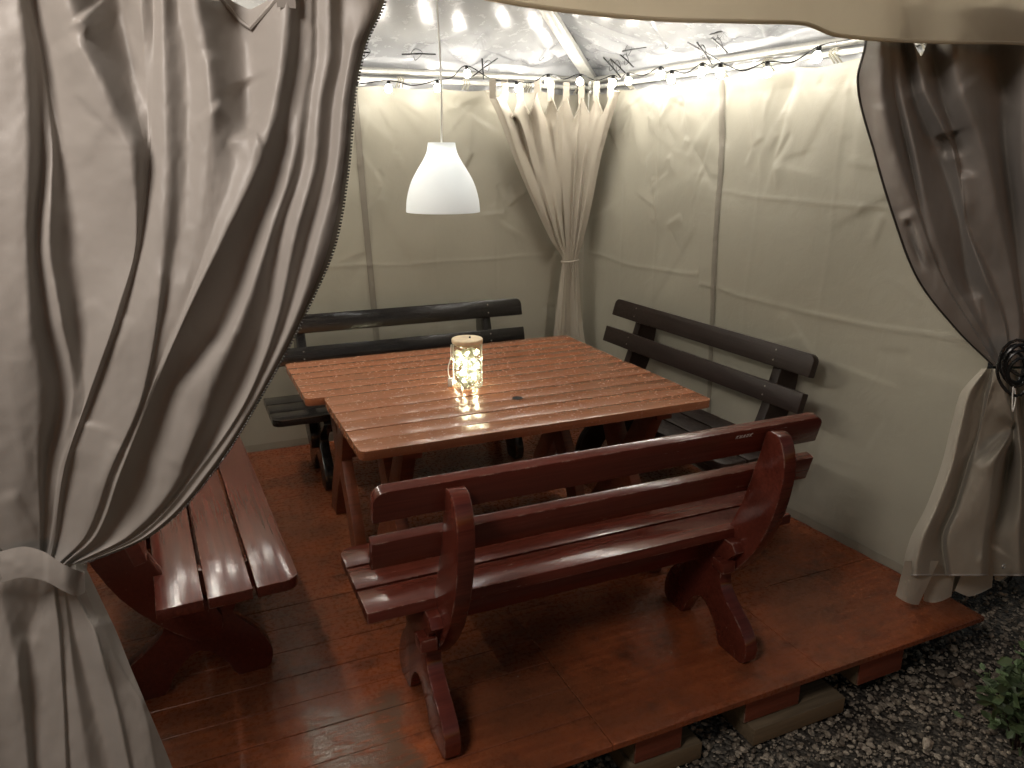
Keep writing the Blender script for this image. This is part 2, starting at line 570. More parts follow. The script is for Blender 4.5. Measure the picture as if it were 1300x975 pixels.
def build_floor():
    bm = bmesh.new()
    y0, y1, x0, x1 = 1.56, 4.47, -0.6, 2.655
    fr = lambda p, q, a: (p, q, a)
    y = y0; r_ = random.Random(3)
    xs = 1.02
    while y < y1 - 0.01:                                   # narrow boards on the left
        w = 0.142 + r_.uniform(-0.004, 0.004)
        ye = min(y + w, y1)
        add_prism(bm, rrect(x0, y + 0.0007, xs - 0.001, ye - 0.0007), -0.022, 0 + r_.uniform(-0.0012, 0.0006), fr, 0.002, 1)
        y = ye
    for (a, b, c, d) in ((xs, 1.855, y0, 2.31), (1.855, x1, y0, 2.06), (1.855, x1, 2.06, 2.92), (xs, 1.855, 2.31, 3.3),
                         (1.855, x1, 2.92, y1), (xs, 1.855, 3.3, y1)):
        add_prism(bm, rrect(a + 0.001, c + 0.001, b - 0.001, d - 0.001), -0.022, r_.uniform(-0.001, 0.0004), fr, 0.0018, 1)
    o = bm_obj("floor", bm, mat_floor())
    tag(o, kind="structure")
    bm = bmesh.new()                                        # joists underneath, part of the platform
    for yy in (1.66, 2.4, 3.2, 4.2):
        add_box(bm, (-0.55, yy, -0.075), (2.6, yy + 0.06, -0.0235), 0.003)
    bm_obj("floor_joist", bm, M['darkbrown'], o)
    return o


build_floor()


# ------------------------------------------------------------------ tent: frame, roof, walls
WC = np.array([2.47, 4.42])                 # back corner of the canvas
RN = np.array([2.63, 1.72])                 # front end of the right wall
TOP = 2.05
tent = empty("party_tent", (1.05, 2.95, 0))
tag(tent, "white party tent with shiny ridged roof, tube frame and beige valance over the benches", "tent")
tent_inv = Vector((-1.05, -2.95, 0))


def local(o):
    """shift a mesh built in world coordinates under the tent's empty"""
    o.location = tent_inv
    return o


def tent_tube(name, pts, rad, mat, sides=12):
    bm = bmesh.new()
    add_tube(bm, pts, rad, sides)
    return local(bm_obj(name, bm, mat, tent, 60))


FX0, FY0 = -0.5, 1.47                        # frame corners: left / front
FX1, FY1 = 2.50, 4.44
FR = np.array([2.66, 1.49])
C_ = [(FX0, FY0), (FR[0], FR[1]), (FX1, FY1), (FX0, FY1)]
for i in range(4):
    a, b = C_[i], C_[(i + 1) % 4]
    tent_tube("eave_tube", [(*a, 2.125), (*b, 2.125)], 0.019, M['steel'])
    inx, iny = (a[0] + b[0]) / 2, (a[1] + b[1]) / 2
    d = np.array([1.05 - inx, 2.95 - iny]); d = d / np.linalg.norm(d) * 0.035
    tent_tube("curtain_rod", [(a[0] + d[0], a[1] + d[1], 2.078), (b[0] + d[0], b[1] + d[1], 2.078)], 0.012, M['tube'])
    # post
    if i != 2:
        pq = (2.685, 1.775) if i == 1 else a
        tent_tube("post", [(*pq, -0.2), (*pq, 2.1)], 0.019, M['steel'])
APEX = np.array([1.0, 2.95, 2.78])
tent_tube("post", [(2.485, 4.425, 0), (2.485, 4.425, 2.125)], 0.019, M['steel'])
for i in range(4):
    c = np.array([*C_[i], 2.135])
    u = (APEX - c) / np.linalg.norm(APEX - c)
    sd = np.cross(u, (0, 0, 1)); sd /= np.linalg.norm(sd); un = np.cross(sd, u)
    e = c + (APEX - c) * 0.97 - (0, 0, 0.02)
    bm = bmesh.new()
    add_prism(bm, [(-0.036, -0.018), (-0.012, -0.026), (0.012, -0.026), (0.036, -0.018), (0.036, 0.012), (-0.036, 0.012)], 0.0, 1.0,
              lambda p, q, a: tuple(c * (1 - a) + e * a + sd * p + un * q), 0.003, 2)
    local(bm_obj("rafter", bm, M['tube'], tent, 50))
    bm = bmesh.new()
    add_tube(bm, [c + u * 0.0, c + u * 0.12], 0.027, 12)
    local(bm_obj("corner_joint", bm, M['tube'], tent, 60))
bm = bmesh.new()
add_lathe(bm, [(0.0, 0.05), (0.05, 0.04), (0.06, -0.05), (0.0, -0.06)], tuple(APEX), 16)
local(bm_obj("crown_hub", bm, M['tube'], tent))


def roof_panel(a, b, seed, drop=0.21):
    """one triangular roof side with tension creases running up from the eyelets, and the short upright skirt below it"""
    nu, nv = 150, 100
    A = np.array([*a, 2.20]); B = np.array([*b, 2.20])
    L = np.linalg.norm(B - A)
    ctr = np.array([1.05, 2.95])
    mid = (A[:2] + B[:2]) / 2
    outw = (mid - ctr) / np.linalg.norm(mid - ctr)
    u = np.linspace(0, 1, nu)[None, :]; v = np.linspace(0, 1, nv)[:, None] ** 1.25
    E_ = A + (B - A) * u[..., None]
    P = E_ * (1 - v[..., None]) + APEX * v[..., None]
    nrm = np.cross(B - A, APEX - A); nrm /= np.linalg.norm(nrm)
    if nrm[2] < 0: nrm = -nrm
    s = u * L * (1 - v) + 0.5 * L * v + 0 * v; h = v * np.linalg.norm(APEX - (A + B) / 2) + 0 * u
    d = -0.05 * np.sin(np.pi * np.clip(v, 0, 1)) * np.sin(np.pi * u)           # sag between the rafters
    r_ = np.random.default_rng(seed)
    for k in range(9):
        sx = (k + 0.5) / 9 * L
        for q in range(r_.integers(4, 7)):
            ang = r_.uniform(-1.25, 1.25); ln = r_.uniform(0.16, 0.55)
            d = d + seg_feature(s, h, sx + r_.uniform(-0.03, 0.03), 0.0, sx + math.sin(ang) * ln, math.cos(ang) * ln,
                                r_.uniform(0.008, 0.022), r_.uniform(0.008, 0.024) * r_.choice([-1, 1]), r_.choice([-1, 1]))
    for q in range(26):
        x0 = r_.uniform(0, L); y0 = r_.uniform(0.0, 0.3); ang = r_.uniform(-1.5, 1.5); ln = r_.uniform(0.15, 0.45)
        d = d + seg_feature(s, h, x0, y0, x0 + math.sin(ang) * ln, y0 + abs(math.cos(ang)) * ln, r_.uniform(0.008, 0.02),
                            r_.uniform(-0.007, 0.007), 1)
    d = d + 0.010 * vnoise(s * 3 + seed * 7, h * 3, seed) * np.clip(1 - v * 1.0, 0, 1)
    P = P + nrm * d[..., None]
    # upright skirt from the eave line down
    ns = 16
    w = np.linspace(1, 0.06, ns)[:, None]
    sk = E_ - np.array([0, 0, drop]) * w[..., None] + np.array([*outw, 0]) * (0.03 * w)[..., None]
    s2 = (u * L + 0 * w); z2 = 0.15 * w + 0 * u
    dd = 0.010 * vnoise(s2 * 9 + seed, z2 * 14, seed + 3) + 0.006 * vnoise(s2 * 22 + seed, z2 * 22, seed + 5)
    sk = sk + np.array([*outw, 0]) * (dd * (0.3 + w))[..., None]
    allP = np.concatenate([sk, P], 0)
    return local(grid_obj("roof_panel", allP, M['roof'], tent))


E0 = [(FX0 - 0.03, FY0 - 0.03), (FR[0] + 0.03, FR[1] - 0.03), (FX1 + 0.03, FY1 + 0.04), (FX0 - 0.03, FY1 + 0.04)]
for i in range(4): roof_panel(E0[i], E0[(i + 1) % 4], 11 + i, 0.07 if i == 0 else 0.21)


def build_valance():
    xs = np.array([-0.9, -0.4, 0.2, 0.58, 0.75, 0.94, 1.145, 1.325, 1.45, 1.77, 2.08, 2.5, 2.9])
    zb = np.array([2.06, 2.06, 2.03, 1.945, 1.937, 1.935, 1.942, 1.952, 1.939, 1.942, 1.954, 1.95, 1.945])
    xi = np.linspace(-0.8, 2.85, 220)
    zlow = pchip(xs, zb, xi)
    w = np.linspace(0, 1, 40)[:, None]
    Z = zlow[None, :] * (1 - w) + 2.235 * w
    yb = 1.415 + 0.022 * np.sin(xi * 4.1 + 0.8) + 0.012 * np.sin(xi * 9.3)
    Y = (yb[None, :] * (1 - w) + 1.44 * w) - 0.02 * np.sin(np.pi * w) * (1 + 0.5 * np.sin(xi * 5))[None, :]
    Y = Y + 0.004 * vnoise(xi[None, :] * 9 + 20 + 0 * w, Z * 12, 8)
    X = xi[None, :] + 0 * w
    o = local(grid_obj("valance", np.stack([X, Y, Z], -1), M['valance'], tent))
    bm = bmesh.new()
    add_tube(bm, [(X[0, i], Y[0, i], Z[0, i] - 0.001) for i in range(0, 220, 2)], 0.0045, 6)
    h = bm_obj("valance_hem", bm, M['valance'], o)
    return o


build_valance()


def wall_disp(s, z, L, seed, creases, vlines, hang=0.33):
    """folds of a hung canvas: billow, drape folds under the hanging points, packing creases"""
    r_ = np.random.default_rng(seed)
    d = 0.014 * vnoise(s * 1.3 + seed, z * 1.1, seed) + 0.006 * vnoise(s * 3.1 + seed, z * 2.4, seed + 1)
    k = 0.1
    while k < L:
        for q in range(5):
            ang = r_.uniform(-1.15, 1.15); ln = r_.uniform(0.18, 0.7)
            d = d + seg_feature(s, z, k, TOP, k + math.sin(ang) * ln, TOP - math.cos(ang) * ln, r_.uniform(0.014, 0.035),
                                r_.uniform(0.003, 0.008) * r_.choice([-1, 1]), r_.choice([-1, 1]))
        k += hang * r_.uniform(0.7, 1.3)
    for q in range(int(26 * L)):                            # crisp handling creases, denser near the rod
        x0 = r_.uniform(0, L); z0 = TOP - 0.03 - 0.75 * r_.random() ** 2; ang = r_.normal(0, 0.9); ln = r_.uniform(0.06, 0.30)
        d = d + seg_feature(s, z, x0, z0, x0 + math.sin(ang) * ln, z0 - math.cos(ang) * ln, r_.uniform(0.006, 0.012),
                            r_.uniform(0.002, 0.005) * r_.choice([-1, 1]), r_.choice([-1, 1]))
    for q in range(int(4 * L)):                             # long pulls
        x0 = r_.uniform(0, L); z0 = r_.uniform(1.0, 2.0); ang = r_.uniform(0.3, 1.2) * r_.choice([-1, 1]); ln = r_.uniform(0.4, 1.0)
        d = d + seg_feature(s, z, x0, z0, x0 + math.sin(ang) * ln, z0 - math.cos(ang) * ln, r_.uniform(0.02, 0.05),
                            r_.uniform(0.002, 0.0055) * r_.choice([-1, 1]), r_.choice([-1, 1]))
    for q in range(int(16 * L)):
        x0 = r_.uniform(0, L); z0 = r_.uniform(0.3, 1.9); ang = r_.uniform(-2.2, 2.2); ln = r_.uniform(0.08, 0.4)
        d = d + seg_feature(s, z, x0, z0, x0 + math.sin(ang) * ln, z0 - math.cos(ang) * ln, r_.uniform(0.008, 0.02),
                            r_.uniform(-0.0035, 0.0035), r_.choice([-1, 1]))
    for (z0, s0, s1, amp) in creases:
        zz = z0 + 0.010 * vnoise(s * 4 + seed, 0 * s + 3, seed + 9) + 0.02 * np.sin(np.pi * np.clip((s - s0) / (s1 - s0), 0, 1)) * -1
        m = ((s > s0) & (s < s1))
        d = d + amp * np.exp(-np.abs(z - zz) / 0.008) * m
    for (s0, amp) in vlines:
        ss = s0 + 0.006 * vnoise(z * 3 + seed, 0 * z + 5, seed + 4)
        d = d + amp * np.exp(-np.abs(s - ss) / 0.008) * (0.4 + 0.6 * np.clip(vnoise(z * 2.5 + 3 * seed, 0 * z, seed + 6) + 0.6, 0, 1))
    pin = np.clip((TOP - z) / 0.08, 0.15, 1) * np.clip(z / 0.25, 0.25, 1)
    return d * pin


def build_wall(a, b, seed, label, creases, vlines, seam_at, seam_slope=0.0, sealed=True):
    a = np.array(a); b = np.array(b)
    L = np.linalg.norm(b - a); t = (b - a) / L
    nrm = np.array([-t[1], t[0]])
    if nrm @ (np.array([1.05, 2.95]) - (a + b) / 2) < 0: nrm = -nrm
    nu = int(L / 0.0095); nv = 215
    s = np.linspace(0, L, nu)[None, :] + np.zeros((nv, 1)); z = np.linspace(0.002, TOP, nv)[:, None] + np.zeros((1, nu))
    d = wall_disp(s, z, L, seed, creases, vlines)
    zz = z - 0.016 * np.abs(np.sin(s * math.pi / 0.33)) * np.clip((z - 1.9) / 0.15, 0, 1)      # scallops between the ties
    root = empty("tent_wall", (*((a + b) / 2), 0))
    off = np.array([*((a + b) / 2), 0])

    def pt(s_, z_, d_):
        return np.stack([a[0] + t[0] * s_ + nrm[0] * d_, a[1] + t[1] * s_ + nrm[1] * d_, z_], -1) - off
    grid_obj("canvas_panel", pt(s, zz, d), M['wall'], root)
    if seam_at is not None:
        k0 = (nv - 1)
        w = 0.018
        S_ = np.stack([np.full(nv, 0.0) + seam_at + seam_slope * (TOP - z[:, 0]) + e for e in (-w, -w * 0.5, 0, w * 0.5, w)], 1)
        idx = np.clip((S_ / L * (nu - 1)).round().astype(int), 0, nu - 1)
        D = np.take_along_axis(d, idx, 1) + np.array([0.0035, 0.006, 0.0065, 0.006, 0.0035])
        D = D + 0.0015 * vnoise(z[:, :1] * 30, S_ * 40, seed)
        Z_ = np.repeat(z[:, :1], 5, 1)
        grid_obj("seam_strip", pt(S_, Z_ * (TOP - 0.03) / TOP + 0.01, D), M['seam'], root)
    hz_ = np.linspace(0.004, 0.045, 5)[:, None] + np.zeros((1, nu))
    D = d[:5] * 0.9 + 0.005 + 0.002 * np.sin(s[:5] * 40)
    grid_obj("bottom_hem", pt(s[:5], hz_, D), M['hem'], root)
    bm = bmesh.new()                                           # ties over the rod
    k = 0.12
    r_ = random.Random(seed)
    while k < L - 0.05:
        i = int(k / L * (nu - 1))
        for e in (-0.018, 0, 0.018):
            p0 = pt(np.array(k + e), np.array(TOP - 0.008), np.array(d[-1, i] + 0.004))
            p1 = pt(np.array(k + e * 0.7), np.array(2.094), np.array(0.035))
            p2 = pt(np.array(k + e * 0.7), np.array(2.094), np.array(0.018))
            add_tube(bm, [p0, pt(np.array(k + e * 0.8), np.array(2.075), np.array(0.05)), p1, p2], 0.0045, 5)
        k += 0.33 * r_.uniform(0.75, 1.3)
    bm_obj("hanging_loop", bm, M['wall'], root)
    tag(root, label, "tent wall", "canvas walls of the tent")
    return root


build_wall((-0.5, 4.42), WC, 21, "beige canvas wall straight behind the hanging lamp and the far bench", [(1.075, 0.0, 2.97, 0.0035)],
           [(0.75, 0.002), (1.95, 0.0018), (2.35, 0.002)], 1.5, 0.037)
build_wall(WC, RN, 33, "beige canvas wall on the right with a puckered vertical seam behind the dark bench",
           [(1.07, 0.0, 1.13, 0.0035), (1.02, 1.15, 2.7, 0.0035), (1.5, 1.2, 2.7, 0.003)], [(0.42, 0.002), (0.75, 0.0025), (1.5, 0.0016), (1.95, 0.002)],
           1.2, 0.062)
build_wall((-0.5, 1.55), (-0.5, 4.40), 45, "beige canvas wall on the left hidden behind the large front curtain", [(1.07, 0.0, 2.85, 0.003)], [], None)

# rubber bungee ties round the eave
TIES = [((510, 69), (553, 69), 'b'), ((612, 74), (614, 101), 'b'), ((632, 74), (600, 97), 'b'), ((671, 71), (708, 69), 'b'),
        ((716, 68), (734, 69), 'b'), ((455, 67), (470, 67), 'b'), ((740, 70), (759, 70), 'r'), ((766, 73), (788, 98), 'r'), ((775, 75), (797, 96), 'r'),
        ((787, 69), (804, 85), 'r'), ((782, 67), (820, 60), 'r'), ((834, 56), (866, 51), 'r'), ((873, 54), (917, 80), 'r'),
        ((885, 54), (904, 82), 'r'), ((904, 48), (923, 67), 'r'), ((898, 44), (937, 37), 'r')]


def on_wall(px, py, w, off):
    """point just inside the back ('b') or the right ('r') wall seen at a photo place"""
    if w == 'b': return hy(px, py, 4.42 - off)
    tt = (RN - WC) / np.linalg.norm(RN - WC); nn = np.array([-tt[1], tt[0]])
    if nn[0] > 0: nn = -nn
    p = WC + nn * off
    return hit(px, py, (p[0], p[1], 0), (nn[0], nn[1], 0))


for (p, q, w) in TIES:
    a = on_wall(*p, w, 0.06); b = on_wall(*q, w, 0.06)
    bm = bmesh.new()
    add_tube(bm, [a, a * 0.5 + b * 0.5 + (0, 0, 0.003), b], 0.0042, 6)
    e = (b - a) / (np.linalg.norm(b - a) + 1e-9)
    c = a * 0.6 + b * 0.4
    add_tube(bm, smooth_path([c - e * 0.03 + (0, 0, 0.0), c + (0, 0, 0.028), c + e * 0.04 + (0, 0, 0.008), c + (0, 0, -0.03), c - e * 0.01 + (0, 0, -0.01)], 5), 0.0016, 5)
    local(bm_obj("bungee_tie", bm, M['rubber'], tent))

# ------------------------------------------------------------------ benches
UPR = [(-0.322, 0.842), (-0.358, 0.834), (-0.384, 0.79), (-0.396, 0.723), (-0.383, 0.623), (-0.353, 0.517), (-0.296, 0.396), (-0.212, 0.286),
       (-0.125, 0.205), (-0.075, 0.185), (-0.03, 0.20), (-0.02, 0.26), (-0.06, 0.325), (-0.12, 0.375), (-0.185, 0.47), (-0.236, 0.60),
       (-0.262, 0.69), (-0.286, 0.77), (-0.300, 0.832)]
TRE = [(-0.325, 0.0), (-0.350, 0.035), (-0.347, 0.085), (-0.315, 0.128), (-0.265, 0.165), (-0.215, 0.205), (-0.192, 0.248), (-0.20, 0.30),
       (-0.225, 0.35), (-0.235, 0.412), (0.185, 0.412), (0.18, 0.385), (0.13, 0.345), (0.06, 0.30), (0.015, 0.25), (0.045, 0.20), (0.09, 0.15),
       (0.12, 0.09), (0.125, 0.04), (0.10, 0.0), (0.01, 0.0), (-0.015, 0.05), (-0.055, 0.105), (-0.10, 0.128), (-0.145, 0.105), (-0.19, 0.05), (-0.215, 0.0)]


def smooth_outline(pts, n=3):
    out = smooth_path([(*p, 0) for p in pts], n, True)
    return [(p[0], p[1]) for p in out]


UPR_S = smooth_outline(UPR, 2)
TRE_S = [(y, max(z, 0.0)) for y, z in smooth_outline(TRE, 2)]


def make_bench(mat, half=0.765, stagger=(0, 0, 0), flip=1):
    root = empty("garden_bench")
    bm = bmesh.new()
    fr = lambda p, q, a: (p, q, a)
    w = 0.126; g = 0.0105
    for k in range(3):
        y0 = -0.2 + k * (w + g)
        rr = (0, 0, 0, 0)
        if k == 2: rr = (0, 0, 0.045, 0.045)
        add_prism(bm, rrect(-half + stagger[k], y0, half + stagger[k], y0 + w, rr), 0.4135, 0.45, fr, 0.005, 2)
    bm_obj("seat", bm, mat, root)
    tl = math.atan2(0.046, 0.165)
    for (yy, zt, hgt, dx, rr) in ((-0.305, 0.855, 0.10, 0.0, (0, 0, 0.035, 0.035)), (-0.259, 0.69, 0.093, 0.012, (0, 0, 0, 0))):
        bm = bmesh.new()
        ct, st = math.cos(tl), math.sin(tl)

        def fr2(p, q, a, yy=yy, zt=zt, ct=ct, st=st):        # p along, q up the board, a through the board towards the sitter
            return (p, yy - q * st + a * ct, zt + q * ct + a * st)
        hl = half - (0.012 if rr[2] else 0.0)
        add_prism(bm, rrect(-hl + dx, -hgt, hl + dx, 0, rr), 0.0, 0.036, fr2, 0.005, 2)
        bo_ = bm_obj("backrest_board", bm, mat, root)
        for sx in (-0.5375, 0.5375):
            for q in (-0.025, -hgt + 0.028):
                bm = bmesh.new()
                ring = [bm.verts.new(fr2(sx + 0.0038 * math.cos(t_ * math.pi / 4), q + 0.0038 * math.sin(t_ * math.pi / 4), 0.0372)) for t_ in range(8)]
                ring0 = [bm.verts.new(fr2(sx + 0.0045 * math.cos(t_ * math.pi / 4), q + 0.0045 * math.sin(t_ * math.pi / 4), 0.0358)) for t_ in range(8)]
                bm.faces.new(ring)
                for t_ in range(8): bm.faces.new((ring0[t_], ring0[(t_ + 1) % 8], ring[(t_ + 1) % 8], ring[t_]))
                bm_obj("screw", bm, M['screw'], bo_)
    for sx in (-0.5375, 0.5375):
        bm = bmesh.new()
        add_prism(bm, UPR_S, sx - 0.025, sx + 0.025, lambda p, q, a: (a, p, q), 0.005, 2)
        bm_obj("upright", bm, mat, root)
        x0 = sx - 0.036 * flip
        bm = bmesh.new()
        add_prism(bm, TRE_S, x0 - 0.025, x0 + 0.025, lambda p, q, a: (a, p, q), 0.005, 2)
        tr = bm_obj("trestle", bm, mat, root)
        bm = bmesh.new()
        add_box(bm, (x0 - 0.052, -0.235, 0.300), (x0 + 0.0, -0.175, 0.340), 0.004)
        bm_obj("cleat", bm, mat, tr)
    bm = bmesh.new()
    add_box(bm, (-0.547, -0.07, 0.27), (0.476, -0.035, 0.33), 0.004)
    bm_obj("stretcher", bm, mat, root)
    return root


def copy_tree(o, parent=None):
    c = o.copy(); COL.objects.link(c); c.parent = parent
    for ch in list(o.children): copy_tree(ch, c)
    return c


def repaint(root, mat):
    for ch in root.children_recursive:
        if ch.type == 'MESH' and not ch.name.startswith('screw'):
            ch.data = ch.data.copy(); ch.data.materials.clear(); ch.data.materials.append(mat)


G = "wooden benches round the tables"
b1 = make_bench(M['red'])
b1.location = (1.1375, 2.04, 0)
tag(b1, "red-brown bench in front of the table, seen from behind, letters scratched in its backrest", "bench", G)
b2 = copy_tree(b1); b2.location = (0.0, 2.865, 0); b2.rotation_euler = (0, 0, R(-90 + 2.5))
tag(b2, "red-brown bench on the left half hidden by the large front curtain", "bench", G)
b3 = copy_tree(b1); repaint(b3, M['black']); b3.location = (1.10, 3.80, 0); b3.rotation_euler = (0, 0, R(180))
tag(b3, "glossy black bench along the back wall, behind the far table", "bench", G)
b4 = copy_tree(b1); repaint(b4, M['darkbrown']); b4.location = (2.135, 3.07, 0); b4.rotation_euler = (0, 0, R(90 + 2.6))
tag(b4, "dark brown bench along the right wall at the end of the tables", "bench", G)

# letters scratched into the near bench's top board
STROKES = {'K': [((0, 0), (0, 1)), ((0.7, 1), (0, 0.42)), ((0.15, 0.5), (0.75, 0))], 'N': [((0, 0), (0, 1)), ((0, 1), (0.65, 0)), ((0.65, 0), (0.65, 1))],
           'A': [((0, 0), (0.38, 1)), ((0.38, 1), (0.75, 0)), ((0.15, 0.38), (0.6, 0.38))], 'U': [((0, 1), (0, 0.15)), ((0, 0.15), (0.3, 0)), ((0.3, 0), (0.6, 0.15)), ((0.6, 0.15), (0.6, 1))]}
bm = bmesh.new()
cx = 0.0
tl = math.atan2(0.046, 0.165)
P0 = hy(936, 558.5, 1.735) - np.array([1.1375, 2.04, 0])
P1 = hy(958, 553.5, 1.735) - np.array([1.1375, 2.04, 0])
H_ = 0.0115; SC = (P1[0] - P0[0]) / 5
for i, ch in enumerate("KNAUK"):
    for (p, q) in STROKES[ch]:
        pts = []
        for (x, z) in (p, q):
            xx = P0[0] + (i + x * 0.72 + z * 0.22) * SC
            zz = P0[2] + z * H_
            yy = -0.305 + (0.855 - zz) * math.tan(tl) - 0.0006
            pts.append((xx, yy, zz))
        add_tube(bm, pts, 0.0007, 5)
top_board = [c for c in b1.children if c.name.startswith("backrest_board")][0]
bm_obj("scratched_lettering", bm, mat_plain("scratched_wood", (0.5, 0.42, 0.36), 0.6), top_board)


# ------------------------------------------------------------------ tables
def make_table(length, width, nb, mat, mleg, gaps, hole=False):
    root = empty("garden_table")
    bm = bmesh.new()
    fr = lambda p, q, a: (p, q, a)
    hw = width / 2; w = width / nb
    for k in range(nb):
        g0 = gaps[k] / 2 if k else 0; g1 = gaps[k + 1] / 2 if k < nb - 1 else 0
        y0 = -hw + k * w + g0; y1 = -hw + (k + 1) * w - g1
        rr = (0, 0, 0, 0)
        if k == 0: rr = (0.028, 0.028, 0, 0)
        if k == nb - 1: rr = (0, 0, 0.028, 0.028)
        add_prism(bm, rrect(-length / 2, y0, length / 2, y1, rr), 0.716, 0.75 + random.uniform(-0.0008, 0.0004), fr, 0.0028, 2)
    top = bm_obj("tabletop", bm, mat, root)
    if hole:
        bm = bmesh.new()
        add_lathe(bm, [(0.0, 0.0), (0.019, 0.0), (0.0205, 0.0008), (0.022, 0.0)], (0, 0, 0.7508), 24)  # flat black disc on the solid top, painted shade of the hole
        bm_obj("parasol_hole", bm, mat_plain("hole_shade", (0.006, 0.005, 0.004), 0.9), top)
    prof = [(-0.285, 0.0), (-0.295, 0.04), (-0.26, 0.12), (-0.16, 0.26), (-0.075, 0.37), (-0.15, 0.5), (-0.22, 0.64), (-0.235, 0.675), (-0.13, 0.675), (-0.08, 0.60),
            (0.0, 0.475), (0.08, 0.60), (0.13, 0.675), (0.235, 0.675), (0.22, 0.64), (0.15, 0.5), (0.075, 0.37), (0.16, 0.26), (0.26, 0.12),
            (0.295, 0.04), (0.285, 0.0), (0.18, 0.0), (0.165, 0.05), (0.07, 0.19), (0.0, 0.275), (-0.07, 0.19), (-0.165, 0.05), (-0.18, 0.0)]
    for sx in (-length / 2 + 0.19, length / 2 - 0.19):
        bm = bmesh.new()
        add_prism(bm, prof, sx - 0.025, sx + 0.025, lambda p, q, a: (a, p * width / 0.65, q), 0.005, 2)
        tr = bm_obj("trestle", bm, mleg, root)
        bm = bmesh.new()
        add_box(bm, (sx - 0.035, -hw + 0.05, 0.676), (sx + 0.035, hw - 0.05, 0.7155), 0.004)
        bm_obj("top_cleat", bm, mleg, tr)
    bm = bmesh.new()
    add_box(bm, (-length / 2 + 0.216, -0.02, 0.36), (length / 2 - 0.216, 0.02, 0.44), 0.004)
    bm_obj("stretcher", bm, mleg, root)
    return root


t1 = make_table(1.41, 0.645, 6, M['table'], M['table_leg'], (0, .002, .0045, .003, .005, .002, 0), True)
t1.location = (1.178, 2.6135, 0.0)
tag(t1, "long orange-brown slatted table nearer to the front bench, jar and parasol hole on top", "table", "two tables pushed together")
t2 = make_table(1.475, 0.592, 6, M['table'], M['table_leg'], (0, .0018, .002, .003, .0018, .002, 0), False)
t2.location = (1.143, 3.242, -0.002)
tag(t2, "long orange-brown slatted table pushed against the back of the jar table", "table", "two tables pushed together")

# ------------------------------------------------------------------ pendant lamp
lamp = empty("pendant_lamp", (1.0, 2.95, 1.46))
k = NT("lamp_shade_plastic")
k.base((0.80, 0.81, 0.80)); k.b.inputs["Roughness"].default_value = 0.4
trn = k.n("ShaderNodeBsdfTranslucent"); trn.inputs[0].default_value = (0.84, 0.86, 0.86, 1)
mx = k.n("ShaderNodeMixShader"); mx.inputs[0].default_value = 0.5
k.l(k.b.outputs[0], mx.inputs[1]); k.l(trn.outputs[0], mx.inputs[2]); k.l(mx.outputs[0], k.out.inputs[0])
bm = bmesh.new()
outer = pchip([0, 0.034, 0.076, 0.117, 0.159, 0.20, 0.232, 0.262], [0.1475, 0.145, 0.1365, 0.122, 0.0985, 0.0725, 0.058, 0.053], np.linspace(0, 0.262, 26))
zz_ = np.linspace(0, 0.262, 26)
prof = [(0.0, 0.2625), (0.050, 0.2625)] + [(r_, z_) for r_, z_ in zip(outer[::-1], zz_[::-1])] + [(0.1475, -0.002), (0.1445, -0.002)] + [(r_ - 0.003, z_) for r_, z_ in zip(outer[:-1], zz_[:-1])] + [(0.0, 0.258)]
add_lathe(bm, prof, (0, 0, 0), 56)
bmesh.ops.remove_doubles(bm, verts=bm.verts[:], dist=0.0005)
bm_obj("lamp_shade", bm, k.m, lamp, 50)
bm = bmesh.new()
add_tube(bm, smooth_path([(0, 0, 0.262), (0.004, 0.0, 0.5), (-0.004, 0, 0.8), (0.0, 0, 1.262)], 6), 0.0038, 8)
bm_obj("cord", bm, M['white'], lamp)
bm = bmesh.new()
add_lathe(bm, [(0.0, 0.045), (0.018, 0.05), (0.03, 0.07), (0.032, 0.09), (0.024, 0.115), (0.016, 0.135), (0.016, 0.245), (0.0, 0.248)], (0, 0, 0), 20)
bm_obj("bulb", bm, mat_emit("lamp_bulb", (1.0, 0.98, 0.95), 17.0), lamp)
tag(lamp, "white bell-shaped pendant lamp hanging on a thin white cord above the tables", "lamp")

# ------------------------------------------------------------------ string lights
BULBS = [(493, 113, 'b'), (555, 112, 'b'), (593, 94, 'b'), (658, 113, 'b'), (696, 104, 'b'), (736, 104, 'c'), (778, 106, 'r'), (798, 103, 'r'), (837, 96, 'r'),
         (852, 101, 'r'), (890, 92, 'r'), (914, 93, 'r'), (974, 92, 'r'), (1037, 73, 'r')]
strings = empty("string_lights", (1.0, 4.3, 2.08))
soff = np.array([1.0, 4.3, 2.08])
ends = []
bulb_mesh = None


def bulb_at(p, tilt):
    """globe bulb hanging under its black socket; p is the middle of the globe"""
    global bulb_mesh
    if bulb_mesh is None:
        bm = bmesh.new()
        add_lathe(bm, [(0.0005, -0.0225), (0.010, -0.0205), (0.0175, -0.014), (0.0215, -0.005), (0.0215, 0.005), (0.0175, 0.0145), (0.012, 0.021), (0.009, 0.026)], (0, 0, 0), 14)
        o = bm_obj("bulb", bm, M['bulb'], strings)
        bulb_mesh = o
        bm = bmesh.new()
        add_lathe(bm, [(0.0095, 0.0255), (0.0125, 0.027), (0.0125, 0.044), (0.009, 0.05), (0.0005, 0.052)], (0, 0, 0), 12)
        bm_obj("socket", bm, M['rubber'], o)
    else:
        o = bulb_mesh.copy(); COL.objects.link(o); o.parent = strings
        s = bulb_mesh.children[0].copy(); COL.objects.link(s); s.parent = o
    o.location = tuple(p - soff)
    o.scale = (0.86, 0.86, 0.86)
    o.rotation_euler = tilt
    Mx = o.rotation_euler.to_matrix()
    return p + np.array(Mx @ Vector((0, 0, 0.043)))


